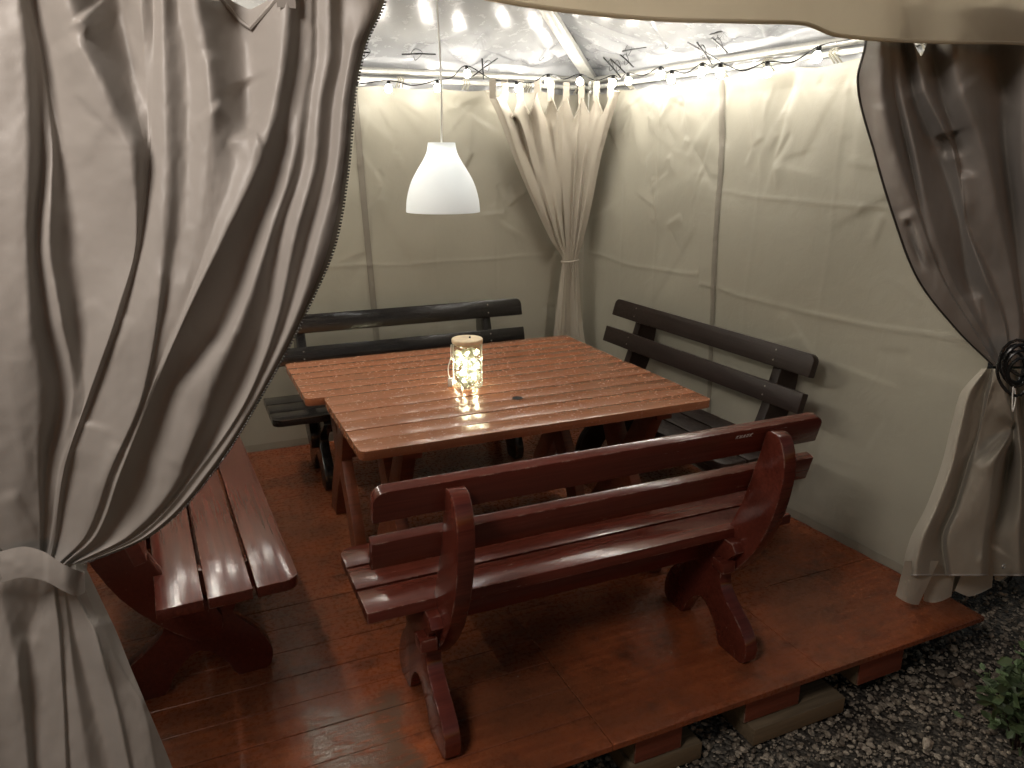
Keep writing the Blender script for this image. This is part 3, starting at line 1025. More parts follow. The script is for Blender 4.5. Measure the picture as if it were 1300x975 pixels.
for (px, py, w) in BULBS:
    if w == 'c': p = hit(px, py, (2.18, 4.08, 0), (0.45, 0.9, 0))
    else: p = on_wall(px, py, w, 0.17)
    ends.append(bulb_at(p, (R(random.uniform(-14, 14)), R(random.uniform(-14, 14)), random.uniform(0, 6))))
left_pts = [np.array([0.6, 4.12, 2.02]), np.array([0.25, 4.12, 2.03]), np.array([-0.08, 4.10, 2.02])] + [np.array([-0.24, 3.92 - 0.165 * k, 2.03 + 0.012 * (k % 2)]) for k in range(14)]
front_ends = [bulb_at(np.array(q), (0, 0, 0)) for q in ((2.36, 2.02, 2.085), (2.34, 1.74, 2.09))]
nb0 = len(strings.children)
lends = [bulb_at(p, (R(random.uniform(-10, 10)), R(random.uniform(-10, 10)), 0)) for p in left_pts]
bright = bulb_mesh.data.copy(); bright.materials.clear(); bright.materials.append(M['bulb_bright'])
for o in strings.children:                                   # unseen bulbs along the left side, boosted to light the inside more evenly
    if o.name.startswith("bulb") and o.location.x + 1.0 < 0.7: o.data = bright
order = lends[::-1] + sorted(ends[:5], key=lambda q: q[0]) + ends[5:6] + sorted(ends[6:], key=lambda q: -q[1])
wire = []
for i, p in enumerate(order):
    wire.append(p - soff)
    if i < len(order) - 1:
        q = order[i + 1]
        L = np.linalg.norm(q - p)
        wire.append((p + q) / 2 - soff - np.array([0, 0, 0.02 + 0.05 * min(L, 0.5) * random.uniform(0.2, 1)]))
last = on_wall(1085, 48, 'r', 0.2)
wire.append(last - soff)
wire += [q - soff for q in front_ends]
bm = bmesh.new()
add_tube(bm, smooth_path(wire, 8), 0.0032, 6)
bm_obj("wire", bm, M['rubber'], strings)
tag(strings, "string of glowing globe bulbs on a black wire along the curtain rods", "string lights")

# ------------------------------------------------------------------ jar of fairy lights
JX, JY = 1.056, 2.848
jar = empty("light_jar", (JX, JY, 0.7506))
k = NT("clear_glass")
gl = k.n("ShaderNodeBsdfGlossy"); gl.inputs["Roughness"].default_value = 0.03
tp = k.n("ShaderNodeBsdfTransparent"); tp.inputs[0].default_value = (0.96, 0.98, 0.95, 1)
fres = k.n("ShaderNodeLayerWeight"); fres.inputs[0].default_value = 0.12
mx = k.n("ShaderNodeMixShader")
k.l(k.math('MULTIPLY', fres.outputs["Fresnel"], 0.4), mx.inputs[0]); k.l(tp.outputs[0], mx.inputs[1]); k.l(gl.outputs[0], mx.inputs[2])
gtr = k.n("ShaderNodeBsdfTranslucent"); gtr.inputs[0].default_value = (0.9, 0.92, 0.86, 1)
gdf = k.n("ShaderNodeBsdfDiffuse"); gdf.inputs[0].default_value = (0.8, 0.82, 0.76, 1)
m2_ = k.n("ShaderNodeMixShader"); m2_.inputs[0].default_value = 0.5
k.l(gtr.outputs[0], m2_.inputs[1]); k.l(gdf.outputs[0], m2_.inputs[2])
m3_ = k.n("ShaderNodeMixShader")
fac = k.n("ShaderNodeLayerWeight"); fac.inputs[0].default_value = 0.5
k.l(k.ramp(fac.outputs["Facing"], 0.55, 0.98, 0.03, 0.55), m3_.inputs[0])  # milky white mixed in towards the rim to imitate bright edge lines
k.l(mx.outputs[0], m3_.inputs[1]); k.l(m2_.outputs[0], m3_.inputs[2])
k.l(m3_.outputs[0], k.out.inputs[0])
bm = bmesh.new()
add_lathe(bm, [(0.0005, 0.0), (0.056, 0.0), (0.061, 0.005), (0.062, 0.02), (0.062, 0.186), (0.059, 0.186), (0.059, 0.012), (0.0005, 0.009)], (0, 0, 0), 48)
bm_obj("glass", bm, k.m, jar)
bm = bmesh.new()
add_lathe(bm, [(0.0005, 0.180), (0.057, 0.180), (0.057, 0.187), (0.0635, 0.188), (0.0645, 0.192), (0.0645, 0.201), (0.062, 0.2045), (0.0005, 0.206)], (0, 0, 0), 40)
bm_obj("lid", bm, M['lidwood'], jar)
bm = bmesh.new()
add_tube(bm, [(0.01, -0.004, 0.205), (0.010, -0.004, 0.2125)], 0.004, 8)
bm_obj("knob", bm, M['rubber'], jar)
k = NT("clear_crystal")
k.base((0.78, 0.79, 0.74)); k.b.inputs["Roughness"].default_value = 0.12
ctr_ = k.n("ShaderNodeBsdfTranslucent"); ctr_.inputs[0].default_value = (0.8, 0.8, 0.7, 1)
cmx = k.n("ShaderNodeMixShader"); cmx.inputs[0].default_value = 0.5
k.l(k.b.outputs[0], cmx.inputs[1]); k.l(ctr_.outputs[0], cmx.inputs[2]); k.l(cmx.outputs[0], k.out.inputs[0])
V = []; F = []
r_ = random.Random(5)
bm = bmesh.new()
for i in range(85):
    b = bmesh.new()
    bmesh.ops.create_icosphere(b, subdivisions=1, radius=r_.uniform(0.009, 0.017))
    a = r_.uniform(0, 6.28); rr = 0.047 * math.sqrt(r_.random())
    z = 0.018 + 0.132 * r_.random() ** 1.15
    for v in b.verts: v.co = v.co * r_.uniform(0.7, 1.25) + Vector((rr * math.cos(a), rr * math.sin(a), z))
    bm_merge(bm, b)
o = bm_obj("crystal_filling", bm, k.m, jar, 0)
bm = bmesh.new()
wpts = []
for i in range(40):
    a = i * 2.4 + r_.uniform(-0.4, 0.4); rr = r_.uniform(0.025, 0.0575)
    z = 0.012 + 0.135 * (i + 0.5) / 40 + r_.uniform(-0.015, 0.015)
    z = max(0.014, z)
    c = (rr * math.cos(a), rr * math.sin(a), z)
    wpts.append(c)
    b = bmesh.new(); bmesh.ops.create_icosphere(b, subdivisions=1, radius=0.0026)
    for v in b.verts: v.co += Vector(c)
    bm_merge(bm, b)
nled = len(bm.faces)
add_tube(bm, smooth_path(wpts + [(-0.02, 0, 0.165), (-0.05, 0, 0.183)], 4), 0.0008, 5)
bm.faces.ensure_lookup_table()
for i, fc in enumerate(bm.faces): fc.material_index = 0 if i < nled else 1
bm_obj("fairy_lights", bm, [M['led'], mat_plain("silver_wire", (0.5, 0.5, 0.48), 0.3, 0.8)], jar)
bm = bmesh.new()
dirx = np.array([-0.915, 0.404, 0])                   # to the left as seen from the camera
cp = [dirx * 0.066 + (0, 0, 0.178), dirx * 0.0685 + (0, 0, 0.15), dirx * 0.069 + (0, 0, 0.12), dirx * 0.080 + (0, 0, 0.085), dirx * 0.080 + (0, 0, 0.05), dirx * 0.071 + (0, 0, 0.03)]
add_tube(bm, smooth_path(cp, 6), 0.0022, 7)
bm_obj("cable", bm, M['white'], jar)
bm = bmesh.new()
Mr = Matrix.Translation(Vector(dirx * 0.0755) + Vector((0, -0.008, 0.002))) @ Matrix.Rotation(R(-24), 4, 'Z')
add_box(bm, (-0.0095, -0.012, 0), (0.0095, 0.012, 0.034), 0.003, Mr)
bm_obj("switch_box", bm, M['white'], jar)
tag(jar, "tall glass jar of glowing fairy lights with a pale wooden lid on the front table", "light jar")


# ------------------------------------------------------------------ curtains
def traced_curtain(rows, lines, depth, place, top_sag=(), features=(), nu=260, nv=200, noise_amp=0.003, seed=1, fold=0.58, steep=1.5, scale=0.0017):
    """a draped cloth: every line is one ridge or valley of the cloth given at several heights; depth is metres towards the viewer.
    place(px, py, off) puts a point of the cloth into the room."""
    rows = np.asarray(rows, float); Lx = np.asarray(lines, float).T           # (rows, lines)
    Dp = np.asarray([np.broadcast_to(d, len(rows)) for d in depth], float).T
    yy = np.linspace(rows[0], rows[-1], nv)
    Lx = pchip(rows, Lx, yy); Dp = pchip(rows, Dp, yy)
    dx = np.maximum(np.diff(Lx, axis=1), 0.5) * scale * steep                 # a fold is never deeper than its width lets it be
    for _ in range(60):
        dd = np.diff(Dp, axis=1)
        ex = np.sign(dd) * np.maximum(np.abs(dd) - dx, 0) * 0.5
        Dp[:, :-1] += ex * 0.8; Dp[:, 1:] -= ex * 0.8
    j = np.arange(Lx.shape[1]); ju = np.linspace(0, Lx.shape[1] - 1, nu)
    PX = pchip(j, Lx.T, ju).T; OFF = pchip(j, Dp.T, ju).T * fold
    PY = np.repeat(yy[:, None], nu, 1)
    for (cx, wid, amt, fall) in top_sag:
        sag = amt * np.clip(1 - np.abs(PX[0] - cx) / wid, 0, 1) ** 0.8
        PY = PY + sag[None, :] * np.exp(-(PY - rows[0]) / fall)
    for (x0, y0, x1, y1, w, amp, side) in features:
        OFF = OFF + seg_feature(PX, PY, x0, y0, x1, y1, w, amp, side)
    OFF = OFF + noise_amp * vnoise(PX / 26.0 + 40, PY / 55.0 + 40, seed) + noise_amp * 0.25 * vnoise(PX / 7.0 + 40, PY / 14.0 + 40, seed + 1)
    return place(PX, PY, OFF), PX, PY


def hem_tube(P, idx, mat, parent, rad=0.004, name="hem"):
    bm = bmesh.new()
    add_tube(bm, P[idx], rad, 6)
    return bm_obj(name, bm, mat, parent)


# --- large curtain, front left
rows = [-75, 0, 60, 130, 200, 300, 400, 500, 600, 680, 716]
LC = [
    (-190, -190, -190, -190, -190, -185, -160, -130, -75, -20, 30),
    (18, 22, 26, 30, 30, 30, 33, 44, 46, 50, 50),
    (28, 34, 44, 50, 55, 48, 58, 78, 60, 56, 53),
    (32, 38, 50, 60, 66, 62, 76, 94, 72, 63, 56),
    (36, 44, 56, 67, 79, 91, 98, 107, 76, 66, 58),
    (70, 88, 108, 138, 166, 172, 147, 113, 80, 68, 60),
    (150, 150, 160, 172, 185, 176, 151, 116, 82, 70, 62),
    (180, 180, 184, 186, 188, 178, 153, 118, 84, 72, 64),
    (196, 194, 194, 193, 191, 181, 156, 121, 88, 75, 66),
    (210, 207, 209, 211, 212, 207, 199, 180, 138, 108, 74),
    (222, 224, 232, 236, 236, 226, 206, 185, 144, 113, 78),
    (248, 250, 261, 268, 266, 252, 222, 188, 148, 117, 81),
    (295, 298, 308, 312, 298, 266, 230, 190, 150, 119, 82),
    (366, 364, 360, 349, 328, 283, 236, 193, 153, 122, 84),
    (384, 382, 380, 370, 357, 318, 283, 213, 176, 135, 88),
    (395, 394, 394, 383, 373, 342, 308, 263, 228, 163, 93),
    (402, 402, 402, 393, 385, 354, 336, 296, 244, 171, 96),
    (418, 418, 418, 406, 400, 374, 353, 316, 250, 176, 98),
    (434, 432, 434, 422, 416, 390, 364, 321, 256, 181, 101),
    (462, 466, 448, 436, 430, 408, 376, 327, 263, 186, 103),
    (500, 488, 463, 449, 443, 427, 386, 332, 269, 190, 105)]
f_ = np.array([0.8, 0.9, 1, 1, 1, 1, 1, 0.9, 0.7, 0.45, 0.25])
DLC = [0.0 * f_, 0.045 * f_, -0.04 * f_, np.array([0, -.03, -.035, -.03, -.01, .01, .012, .01, 0, 0, 0]), -0.055 * f_, 0.055 * f_,
       np.array([-.07, -.085, -.085, -.07, .01, 0.0, .0, .0, .0, .0, .0]), np.array([.01, .015, .015, .02, .02, .01, .0, .0, .0, .0, .0]), -0.055 * f_,
       0.045 * f_, np.array([.01, .0, -.005, -.005, .0, .01, .02, .02, .02, .01, .0]), np.array([.03, .035, .03, .035, .035, .03, .03, .02, .02, .01, .01]),
       np.array([-.07, -.075, -.07, -.04, .02, .035, .03, .02, .02, .01, .01]), np.array([.04, .05, .06, .065, .065, .065, .055, .05, .04, .03, .015]),
       -0.045 * f_, 0.03 * f_, -0.035 * f_, 0.022 * f_, -0.03 * f_, 0.012 * f_, -0.015 * f_]


def place_left(px, py, off):
    return hit(px, py, (0, 1.50, 0), (0, 1, 0)) * 1.0 if off is None else _depth_place(px, py, 1.50 - off)


def _depth_place(px, py, Y):
    d = ray(px, py)
    t = (Y - CAM[1]) / d[..., 1]
    return CAM + d * t[..., None]


SAG = [(316, 85, 113, 46), (118, 58, 76, 42)]
FEAT = [(262, 60, 272, 178, 7, 0.012, 1), (270, 128, 318, 184, 9, 0.014, -1), (330, 168, 288, 186, 6, 0.016, 1), (292, 108, 326, 176, 12, -0.02, 1),
        (88, 40, 172, 172, 10, 0.02, -1), (100, 20, 122, 46, 10, 0.03, 1), (92, 110, 170, 190, 5, 0.006, 1), (60, 250, 130, 330, 9, 0.004, 1),
        (130, 150, 100, 220, 6, 0.005, -1), (215, 330, 150, 470, 10, 0.006, 1), (250, 420, 215, 520, 12, 0.01, 1), (225, 600, 260, 520, 5, 0.006, 1),
        (108, 530, 90, 600, 8, 0.012, 1), (0, 440, 40, 640, 3, 0.004, 1), (10, 620, 55, 700, 8, 0.01, -1), (-30, 560, 40, 690, 10, 0.012, 1),
        (150, 560, 120, 640, 9, 0.006, 1), (170, 400, 140, 470, 5, 0.004, -1), (130, 380, 60, 420, 6, 0.003, 1)]
BULGE = pchip([-75, 0, 130, 300, 400, 500, 600, 680, 716], [0.0, 0.0, 0.03, 0.075, 0.085, 0.06, 0.015, -0.04, -0.065], rows)
DLC = [np.broadcast_to(d, len(rows)) + BULGE for d in DLC]
lc = empty("curtain", (-0.2, 1.5, 0))
lo_ = np.array([-0.2, 1.5, 0])
P, PX, PY = traced_curtain(rows, LC, DLC, place_left, SAG, [(*f[:5], f[5] * 0.6, f[6]) for f in FEAT], 420, 300, 0.0022, 5)
up = grid_obj("drape", P - lo_, M['curtain'], lc)
hem_tube(P - lo_, (0, slice(0, None, 3)), M['curtain'], up, 0.004, "top_hem")
# zip along the free edge
edge = P[:, -1] - lo_
bm = bmesh.new()
L = np.concatenate([[0], np.cumsum(np.linalg.norm(np.diff(edge, axis=0), axis=1))])
ss = np.arange(0, L[-1], 0.0062)
E3 = np.stack([np.interp(ss, L, edge[:, c]) for c in range(3)], 1)
In3 = np.stack([np.interp(ss, L, (P[:, -14] - lo_)[:, c]) for c in range(3)], 1)
for i in range(len(ss) - 1):
    t = E3[i + 1] - E3[i]; t /= np.linalg.norm(t)
    o_ = E3[i] - In3[i]; o_ /= np.linalg.norm(o_) + 1e-9
    q = np.cross(t, o_)
    c = E3[i] + o_ * 0.002
    vs = [bm.verts.new(tuple(c + t * a * 0.0017 + o_ * b * 0.0030 + q * d * 0.0016)) for a in (-1, 1) for b in (-1, 1) for d in (-1, 1)]
    for fcs in ((0, 1, 3, 2), (4, 6, 7, 5), (0, 4, 5, 1), (2, 3, 7, 6), (0, 2, 6, 4), (1, 5, 7, 3)): bm.faces.new([vs[z] for z in fcs])
bm_obj("zip_teeth", bm, M['zip'], up, 0)
tp_ = np.stack([(P[:, -1] - lo_), (P[:, -8] - lo_)], 1)
tp_ = tp_ + np.array([0, -0.0022, 0])
grid_obj("zip_tape", tp_, M['seam'], up)
# tabs over the rod
for pxc in (20, 60, 165, 205, 262, 362, 400, 440, 485):
    i = int(np.argmin(np.abs(PX[0] - pxc)))
    q = P[0, i] - lo_
    x0, x1 = q[0] - 0.016, q[0] + 0.016
    zt = 2.095
    prof = [(q[1] - 0.003, q[2] - 0.03), (q[1] - 0.004, q[2] + 0.01), (-0.018, 2.07), (-0.012, zt - 0.002), (0.002, zt + 0.002), (0.014, zt - 0.006), (0.016, 2.06), (q[1] + 0.008, q[2] - 0.02)]
    bm = bmesh.new()
    va = [bm.verts.new((x0, y, z)) for y, z in prof]; vb = [bm.verts.new((x1, y, z)) for y, z in prof]
    for k in range(len(prof) - 1): bm.faces.new((va[k], va[k + 1], vb[k + 1], vb[k]))
    bm_obj("hanging_tab", bm, M['curtain'], up)
# skirt below the tie
rows2 = [716, 760, 800, 850, 900, 975, 1100, 1230]
LS = [(0, -10, -25, -45, -65, -85, -120, -150), (8, 3, 8, 18, 26, 33, 45, 55), (50, 50, 41, 40, 43, 47, 60, 70), (64, 69, 74, 77, 80, 83, 95, 105),
      (70, 75, 79, 82, 85, 89, 101, 112), (75, 82, 87, 92, 99, 110, 127, 140), (79, 87, 94, 107, 121, 138, 162, 180), (83, 98, 118, 133, 147, 163, 188, 205),
      (86, 103, 123, 139, 154, 170, 197, 215), (93, 112, 130, 153, 182, 197, 228, 250), (97, 115, 134, 158, 186, 202, 236, 258), (107, 128, 147, 167, 188, 219, 262, 290)]
g_ = np.array([0.3, 0.7, 0.9, 1, 1, 1, 1, 1])
DS = [0 * g_, 0.03 * g_, -0.03 * g_, 0.035 * g_, -0.035 * g_, 0.01 * g_, -0.03 * g_, 0.03 * g_, -0.005 * g_, 0.03 * g_, -0.03 * g_, -0.08 * g_]
FS = [(62, 745, 45, 830, 6, 0.008, 1), (120, 780, 135, 880, 7, 0.008, 1), (190, 905, 150, 800, 8, 0.008, -1), (30, 800, 20, 900, 8, 0.006, 1)]
DS = [d - 0.075 + 0.05 * (1 - g_) * 0 for d in DS]
P2, _, _ = traced_curtain(rows2, LS, DS, place_left, (), FS, 260, 150, 0.0025, 9)
P2[..., 2] = np.maximum(P2[..., 2], -0.02)
grid_obj("skirt", P2 - lo_, M['curtain'], lc)
# tie band
bx = np.array([0, 30, 55, 62, 80, 98, 108]); byt = np.array([700, 694, 700, 704, 716, 724, 728]); byb = np.array([740, 733, 737, 740, 750, 757, 752])
bo = np.array([0.0, 0.012, 0.02, 0.026, 0.028, 0.012, -0.04])
ui = np.linspace(0, 108, 70)
T_ = pchip(bx, byt, ui); B_ = pchip(bx, byb, ui); O_ = pchip(bx, bo, ui)
w = np.linspace(0, 1, 12)[:, None]
PXb = np.repeat(ui[None, :], 12, 0); PYb = T_[None, :] * (1 - w) + B_[None, :] * w
Pb = _depth_place(PXb, PYb, 1.50 - (O_[None, :] + 0.003 * np.sin(np.pi * w) + 0.001 * vnoise(PXb / 12, PYb / 9, 3)))
back = Pb[:, -1:] + (Pb[:, -1:] - Pb[:, -2:-1]) * 0 + np.linspace(0, 1, 8)[None, 1:, None] * np.array([-0.03, 0.09, 0.0])
grid_obj("tie_band", np.concatenate([Pb, back], 1) - lo_, M['curtain'], lc)
bm = bmesh.new()                                                 # flat webbing from the band to the corner post
q0 = Pb[6, 0] - lo_
vs = []
for t in np.linspace(0, 1, 8):
    c = q0 * (1 - t) + (np.array([-0.5, 1.455, 1.0]) - lo_) * t
    vs.append((bm.verts.new(c + (0, 0, 0.02)), bm.verts.new(c - (0, 0, 0.02))))
for a, b in zip(vs[:-1], vs[1:]): bm.faces.new((a[0], b[0], b[1], a[1]))
bm_obj("tie_strap", bm, M['curtain'], lc)
tag(lc, "large taupe curtain at the left front, gathered low by a fabric band and zip-edged", "curtain", "curtains of the tent")

# --- right front curtain
rc = empty("curtain", (2.45, 1.62, 0)); ro = np.array([2.45, 1.62, 0])
rows = [15, 60, 100, 200, 280, 350, 420, 465]
RC = [(1104, 1098, 1089, 1112, 1136, 1163, 1216, 1262),
      (1120, 1120, 1119, 1139, 1168, 1194, 1236, 1266),
      (1127, 1130, 1133, 1154, 1172, 1197, 1239, 1268),
      (1134, 1138, 1142, 1164, 1182, 1206, 1246, 1271),
      (1146, 1150, 1155, 1191, 1216, 1227, 1253, 1274),
      (1162, 1164, 1172, 1212, 1225, 1250, 1277, 1281),
      (1178, 1182, 1190, 1218, 1229, 1259, 1280, 1283),
      (1212, 1214, 1220, 1252, 1268, 1284, 1294, 1290),
      (1255, 1258, 1265, 1276, 1286, 1293, 1300, 1296),
      (1305, 1305, 1305, 1302, 1310, 1312, 1312, 1302),
      (1345, 1345, 1345, 1335, 1330, 1325, 1320, 1307),
      (1400, 1400, 1400, 1390, 1370, 1350, 1330, 1311)]
h_ = np.array([0.7, 0.9, 1, 1, 1, 0.9, 0.6, 0.3])
DR = [-0.03 * h_, 0.06 * h_, -0.05 * h_, 0.035 * h_, -0.08 * h_, 0.05 * h_, -0.045 * h_, 0.05 * h_, -0.05 * h_, 0.05 * h_, -0.05 * h_, 0.02 * h_]


def place_right(px, py, off): return _depth_place(px, py, 1.505 + 0.11 * np.clip((py - 60) / 400, 0, 1) - off)


FR_ = [(1150, 275, 1175, 350, 5, -0.02, 0), (1143, 268, 1185, 345, 5, 0.015, 1), (1160, 100, 1222, 215, 7, 0.015, -1), (1222, 215, 1226, 290, 4, 0.02, 1), (1195, 170, 1206, 205, 6, -0.03, 1),
       (1180, 90, 1235, 180, 8, 0.012, 1), (1235, 90, 1290, 150, 10, 0.012, -1), (1112, 130, 1120, 200, 5, 0.005, 1), (1240, 370, 1250, 430, 5, 0.012, -1)]
P, PX, PY = traced_curtain(rows, RC, DR, place_right, [(1168, 16, 72, 30)], FR_, 300, 220, 0.003, 15, scale=0.003, fold=0.9)
up = grid_obj("drape", P - ro, M['curtain'], rc)
bm = bmesh.new()
add_tube(bm, (P[:, 0] - ro)[::2], 0.0035, 6)
bm_obj("zip_edge", bm, M['zip'], up)
for pxc in (1112, 1142, 1200, 1250, 1320, 1380):
    i = int(np.argmin(np.abs(PX[0] - pxc)))
    q = P[0, i] - ro
    x0, x1 = q[0] - 0.02, q[0] + 0.02
    prof = [(q[1] - 0.003, q[2] - 0.03), (-0.12, 2.06), (-0.115, 2.095), (-0.085, 2.095), (-0.08, 2.06), (q[1] + 0.008, q[2] - 0.02)]
    bm = bmesh.new()
    va = [bm.verts.new((x0, y, z)) for y, z in prof]; vb = [bm.verts.new((x1, y, z)) for y, z in prof]
    for k in range(len(prof) - 1): bm.faces.new((va[k], va[k + 1], vb[k + 1], vb[k]))
    bm_obj("hanging_tab", bm, M['curtain'], up)
rows2 = [468, 500, 534, 590, 640, 688, 716, 730]
RS = [(1246, 1219, 1209, 1195, 1177, 1154, 1147, 1146),
      (1253, 1232, 1223, 1210, 1192, 1172, 1166, 1165),
      (1259, 1250, 1244, 1227, 1212, 1195, 1198, 1200),
      (1263, 1256, 1248, 1234, 1219, 1203, 1206, 1208),
      (1270, 1275, 1284, 1262, 1255, 1247, 1245, 1245),
      (1275, 1282, 1288, 1278, 1270, 1258, 1258, 1258),
      (1280, 1288, 1292, 1297, 1296, 1293, 1294, 1295),
      (1286, 1294, 1300, 1306, 1306, 1306, 1306, 1306),
      (1292, 1304, 1316, 1325, 1328, 1332, 1334, 1336),
      (1298, 1312, 1330, 1345, 1352, 1358, 1362, 1364)]
k_ = np.array([0.3, 0.6, 0.8, 1, 1, 1, 1, 1])
DRS = [-0.10 * k_, 0.0 * k_, -0.07 * k_, 0.045 * k_, 0.06 * k_, -0.045 * k_, 0.05 * k_, -0.02 * k_, 0.05 * k_, -0.02 * k_]


def place_rskirt(px, py, off): return _depth_place(px, py, 1.66 - off)


FRS = [(1290, 535, 1238, 595, 6, -0.045, -1), (1285, 545, 1228, 600, 5, 0.02, 1), (1268, 480, 1230, 590, 4, -0.012, 1), (1262, 505, 1215, 600, 4, 0.008, 1),
       (1235, 560, 1195, 680, 4, 0.006, -1), (1215, 540, 1185, 640, 4, 0.006, 1), (1262, 690, 1240, 722, 6, 0.01, 1)]
P2, PX2, PY2 = traced_curtain(rows2, RS, DRS, place_rskirt, (), FRS, 240, 150, 0.003, 19, scale=0.003, fold=1.1, steep=2.0)
sk = grid_obj("skirt", P2 - ro, M['curtain_in'], rc)
bm = bmesh.new(); add_tube(bm, (P2[-1] - ro)[::2], 0.004, 6); bm_obj("bottom_hem", bm, M['curtain'], sk)
# ground flap below the hem, several loose leaves
FL = [((1149, 1137, 0.00), (1192, 1166, 0.02), 768), ((1178, 1172, -0.03), (1215, 1205, -0.01), 774), ((1205, 1196, -0.05), (1232, 1222, -0.04), 766),
      ((1228, 1212, 0.0), (1262, 1258, 0.01), 762), ((1262, 1263, -0.02), (1278, 1275, -0.02), 758)]
bm = bmesh.new()
for (a, b, zb) in FL:
    n1, n2 = 14, 14
    vv = []
    for i in range(n2):
        t = i / (n2 - 1)
        row = []
        for j in range(n1):
            s = j / (n1 - 1)
            xx = (a[0] * (1 - s) + b[0] * s) * (1 - t) + (a[1] * (1 - s) + b[1] * s) * t
            yy = 712 * (1 - t) + (zb - 12 * (1 - s) ** 2) * t
            yo_ = 0.005 + a[2] * (1 - s) + b[2] * s + 0.018 * math.sin(s * 3.1) * t
            q = _depth_place(np.array(xx), np.array(yy), 1.70 - yo_) - ro
            q[2] = max(q[2], 0.004)
            row.append(bm.verts.new(tuple(q)))
        vv.append(row)
    for i in range(n2 - 1):
        for j in range(n1 - 1): bm.faces.new((vv[i][j], vv[i][j + 1], vv[i + 1][j + 1], vv[i + 1][j]))
bm_obj("ground_flap", bm, M['curtain_in'], rc, 60)
bm = bmesh.new()
ey = _depth_place(np.array(1274.0), np.array(719.0), 1.595) - ro
add_tube(bm, [ey + 0.008 * np.array([math.cos(a), 0, math.sin(a)]) for a in np.linspace(0, 2 * math.pi, 16)[:-1]], 0.003, 6, True)
bm_obj("eyelet", bm, M['steel'], sk)
tag(rc, "taupe curtain at the right front edge, tied at mid height under a black cable", "curtain", "curtains of the tent")

# --- corner curtain at the back
cc = empty("curtain", (2.36, 4.28, 0)); co_ = np.array([2.36, 4.28, 0])
CN = np.array([0.50, 0.866, 0.0])


def place_corner(px, py, off):
    d = ray(px, py)
    t1 = 4.29 / d[..., 1]; t2 = 2.385 / d[..., 0]                # in front of the back wall, beside the right wall
    t = -np.log(np.exp(-14 * t1) + np.exp(-14 * t2)) / 14 - off
    return CAM + d * t[..., None]


rows = [116, 150, 200, 260, 310, 329, 345, 370, 400, 430, 475, 512]
eL = np.array([617, 633, 652, 678, 702, 713.5, 712, 709, 705, 702, 697, 692.])
eR = np.array([787, 777, 763, 751, 739, 733.5, 734.5, 736, 738, 742, 749, 756.])
mid = np.array([721, 720, 719, 719, 720, 721, 722, 722, 722, 722, 722, 722.])
NL = 17
r_ = np.random.default_rng(12)
u_ = np.linspace(0, 1, NL) + np.concatenate([[0], r_.uniform(-0.022, 0.022, NL - 2), [0]])
CC = []; DC = []
gat = np.array([0.8, 0.9, 1, 0.9, 0.6, 0.35, 0.4, 0.55, 0.7, 0.8, 0.9, 1.0])
for i, u in enumerate(u_):
    x = np.where(u < 0.52, eL + (mid - eL) * (u / 0.52), mid + (eR - mid) * ((u - 0.52) / 0.48))
    CC.append(x)
    amp = (0.085 if i % 2 else -0.085) * r_.uniform(0.55, 1.25)
    if abs(u - 0.52) < 0.03: amp = -0.055
    DC.append(amp * gat + 0.03 * gat * np.sin(math.pi * np.clip(u / 0.52 if u < 0.52 else (1 - u) / 0.48, 0, 1)))
SAGC = [(650, 12, 34, 24), (672, 10, 30, 22), (691, 9, 34, 24), (708, 9, 26, 22), (729, 11, 36, 24), (748, 10, 30, 22), (766, 9, 30, 22), (632, 8, 8, 15)]
P, PX, PY = traced_curtain(rows, CC, DC, place_corner, SAGC, [(640, 130, 690, 210, 4, 0.01, 1), (760, 140, 735, 220, 4, 0.012, -1), (700, 150, 712, 230, 3, 0.012, 1)], 330, 170, 0.003, 31, scale=0.006, fold=1.0)
up = grid_obj("drape", P - co_, M['curtain_in'], cc)
hem_tube(P - co_, (0, slice(0, None, 2)), M['curtain_in'], up, 0.004, "top_hem")
for pxc in (626, 640, 661, 682, 699, 719, 738, 757, 775):
    i = int(np.argmin(np.abs(PX[0] - pxc)))
    q = P[0, i]
    a = place_corner(np.array(float(pxc) - 4.0), np.array(96.0), 0.0); b = place_corner(np.array(float(pxc) + 4.0), np.array(96.0), 0.0)
    ex = (b - a) / 2
    fw = -CN * 0.02
    prof = [q + fw * 0.2 - (0, 0, 0.03), q + fw * 0.4 + (0, 0, 0.01), np.array([q[0], q[1], 2.075]) + fw, np.array([q[0], q[1], 2.096]) + fw * 0.3, np.array([q[0], q[1], 2.09]) - fw * 0.8,
            np.array([q[0], q[1], 2.05]) - fw * 0.6, q - fw * 0.2 - (0, 0, 0.02)]
    bm = bmesh.new()
    va = [bm.verts.new(tuple(p - ex - co_)) for p in prof]; vb = [bm.verts.new(tuple(p + ex - co_)) for p in prof]
    for k in range(len(prof) - 1): bm.faces.new((va[k], va[k + 1], vb[k + 1], vb[k]))
    bm_obj("hanging_tab", bm, M['curtain_in'], up)
bm = bmesh.new()
c0 = place_corner(np.array(723.5), np.array(331.0), 0.0) - co_
ring = []
for a in np.linspace(0, 2 * math.pi, 20)[:-1]:
    sx = np.array([0.866, -0.5, 0]) * 0.054 * math.cos(a) + -CN * 0.052 * math.sin(a)
    ring.append(c0 + sx + np.array([0, 0, 0.006 * math.cos(a)]))
add_tube(bm, ring, 0.006, 6, True)
bm_obj("tie_band", bm, M['curtain_in'], cc)
tag(cc, "pale tab-top curtain gathered at the waist in the far corner of the tent", "curtain", "curtains of the tent")

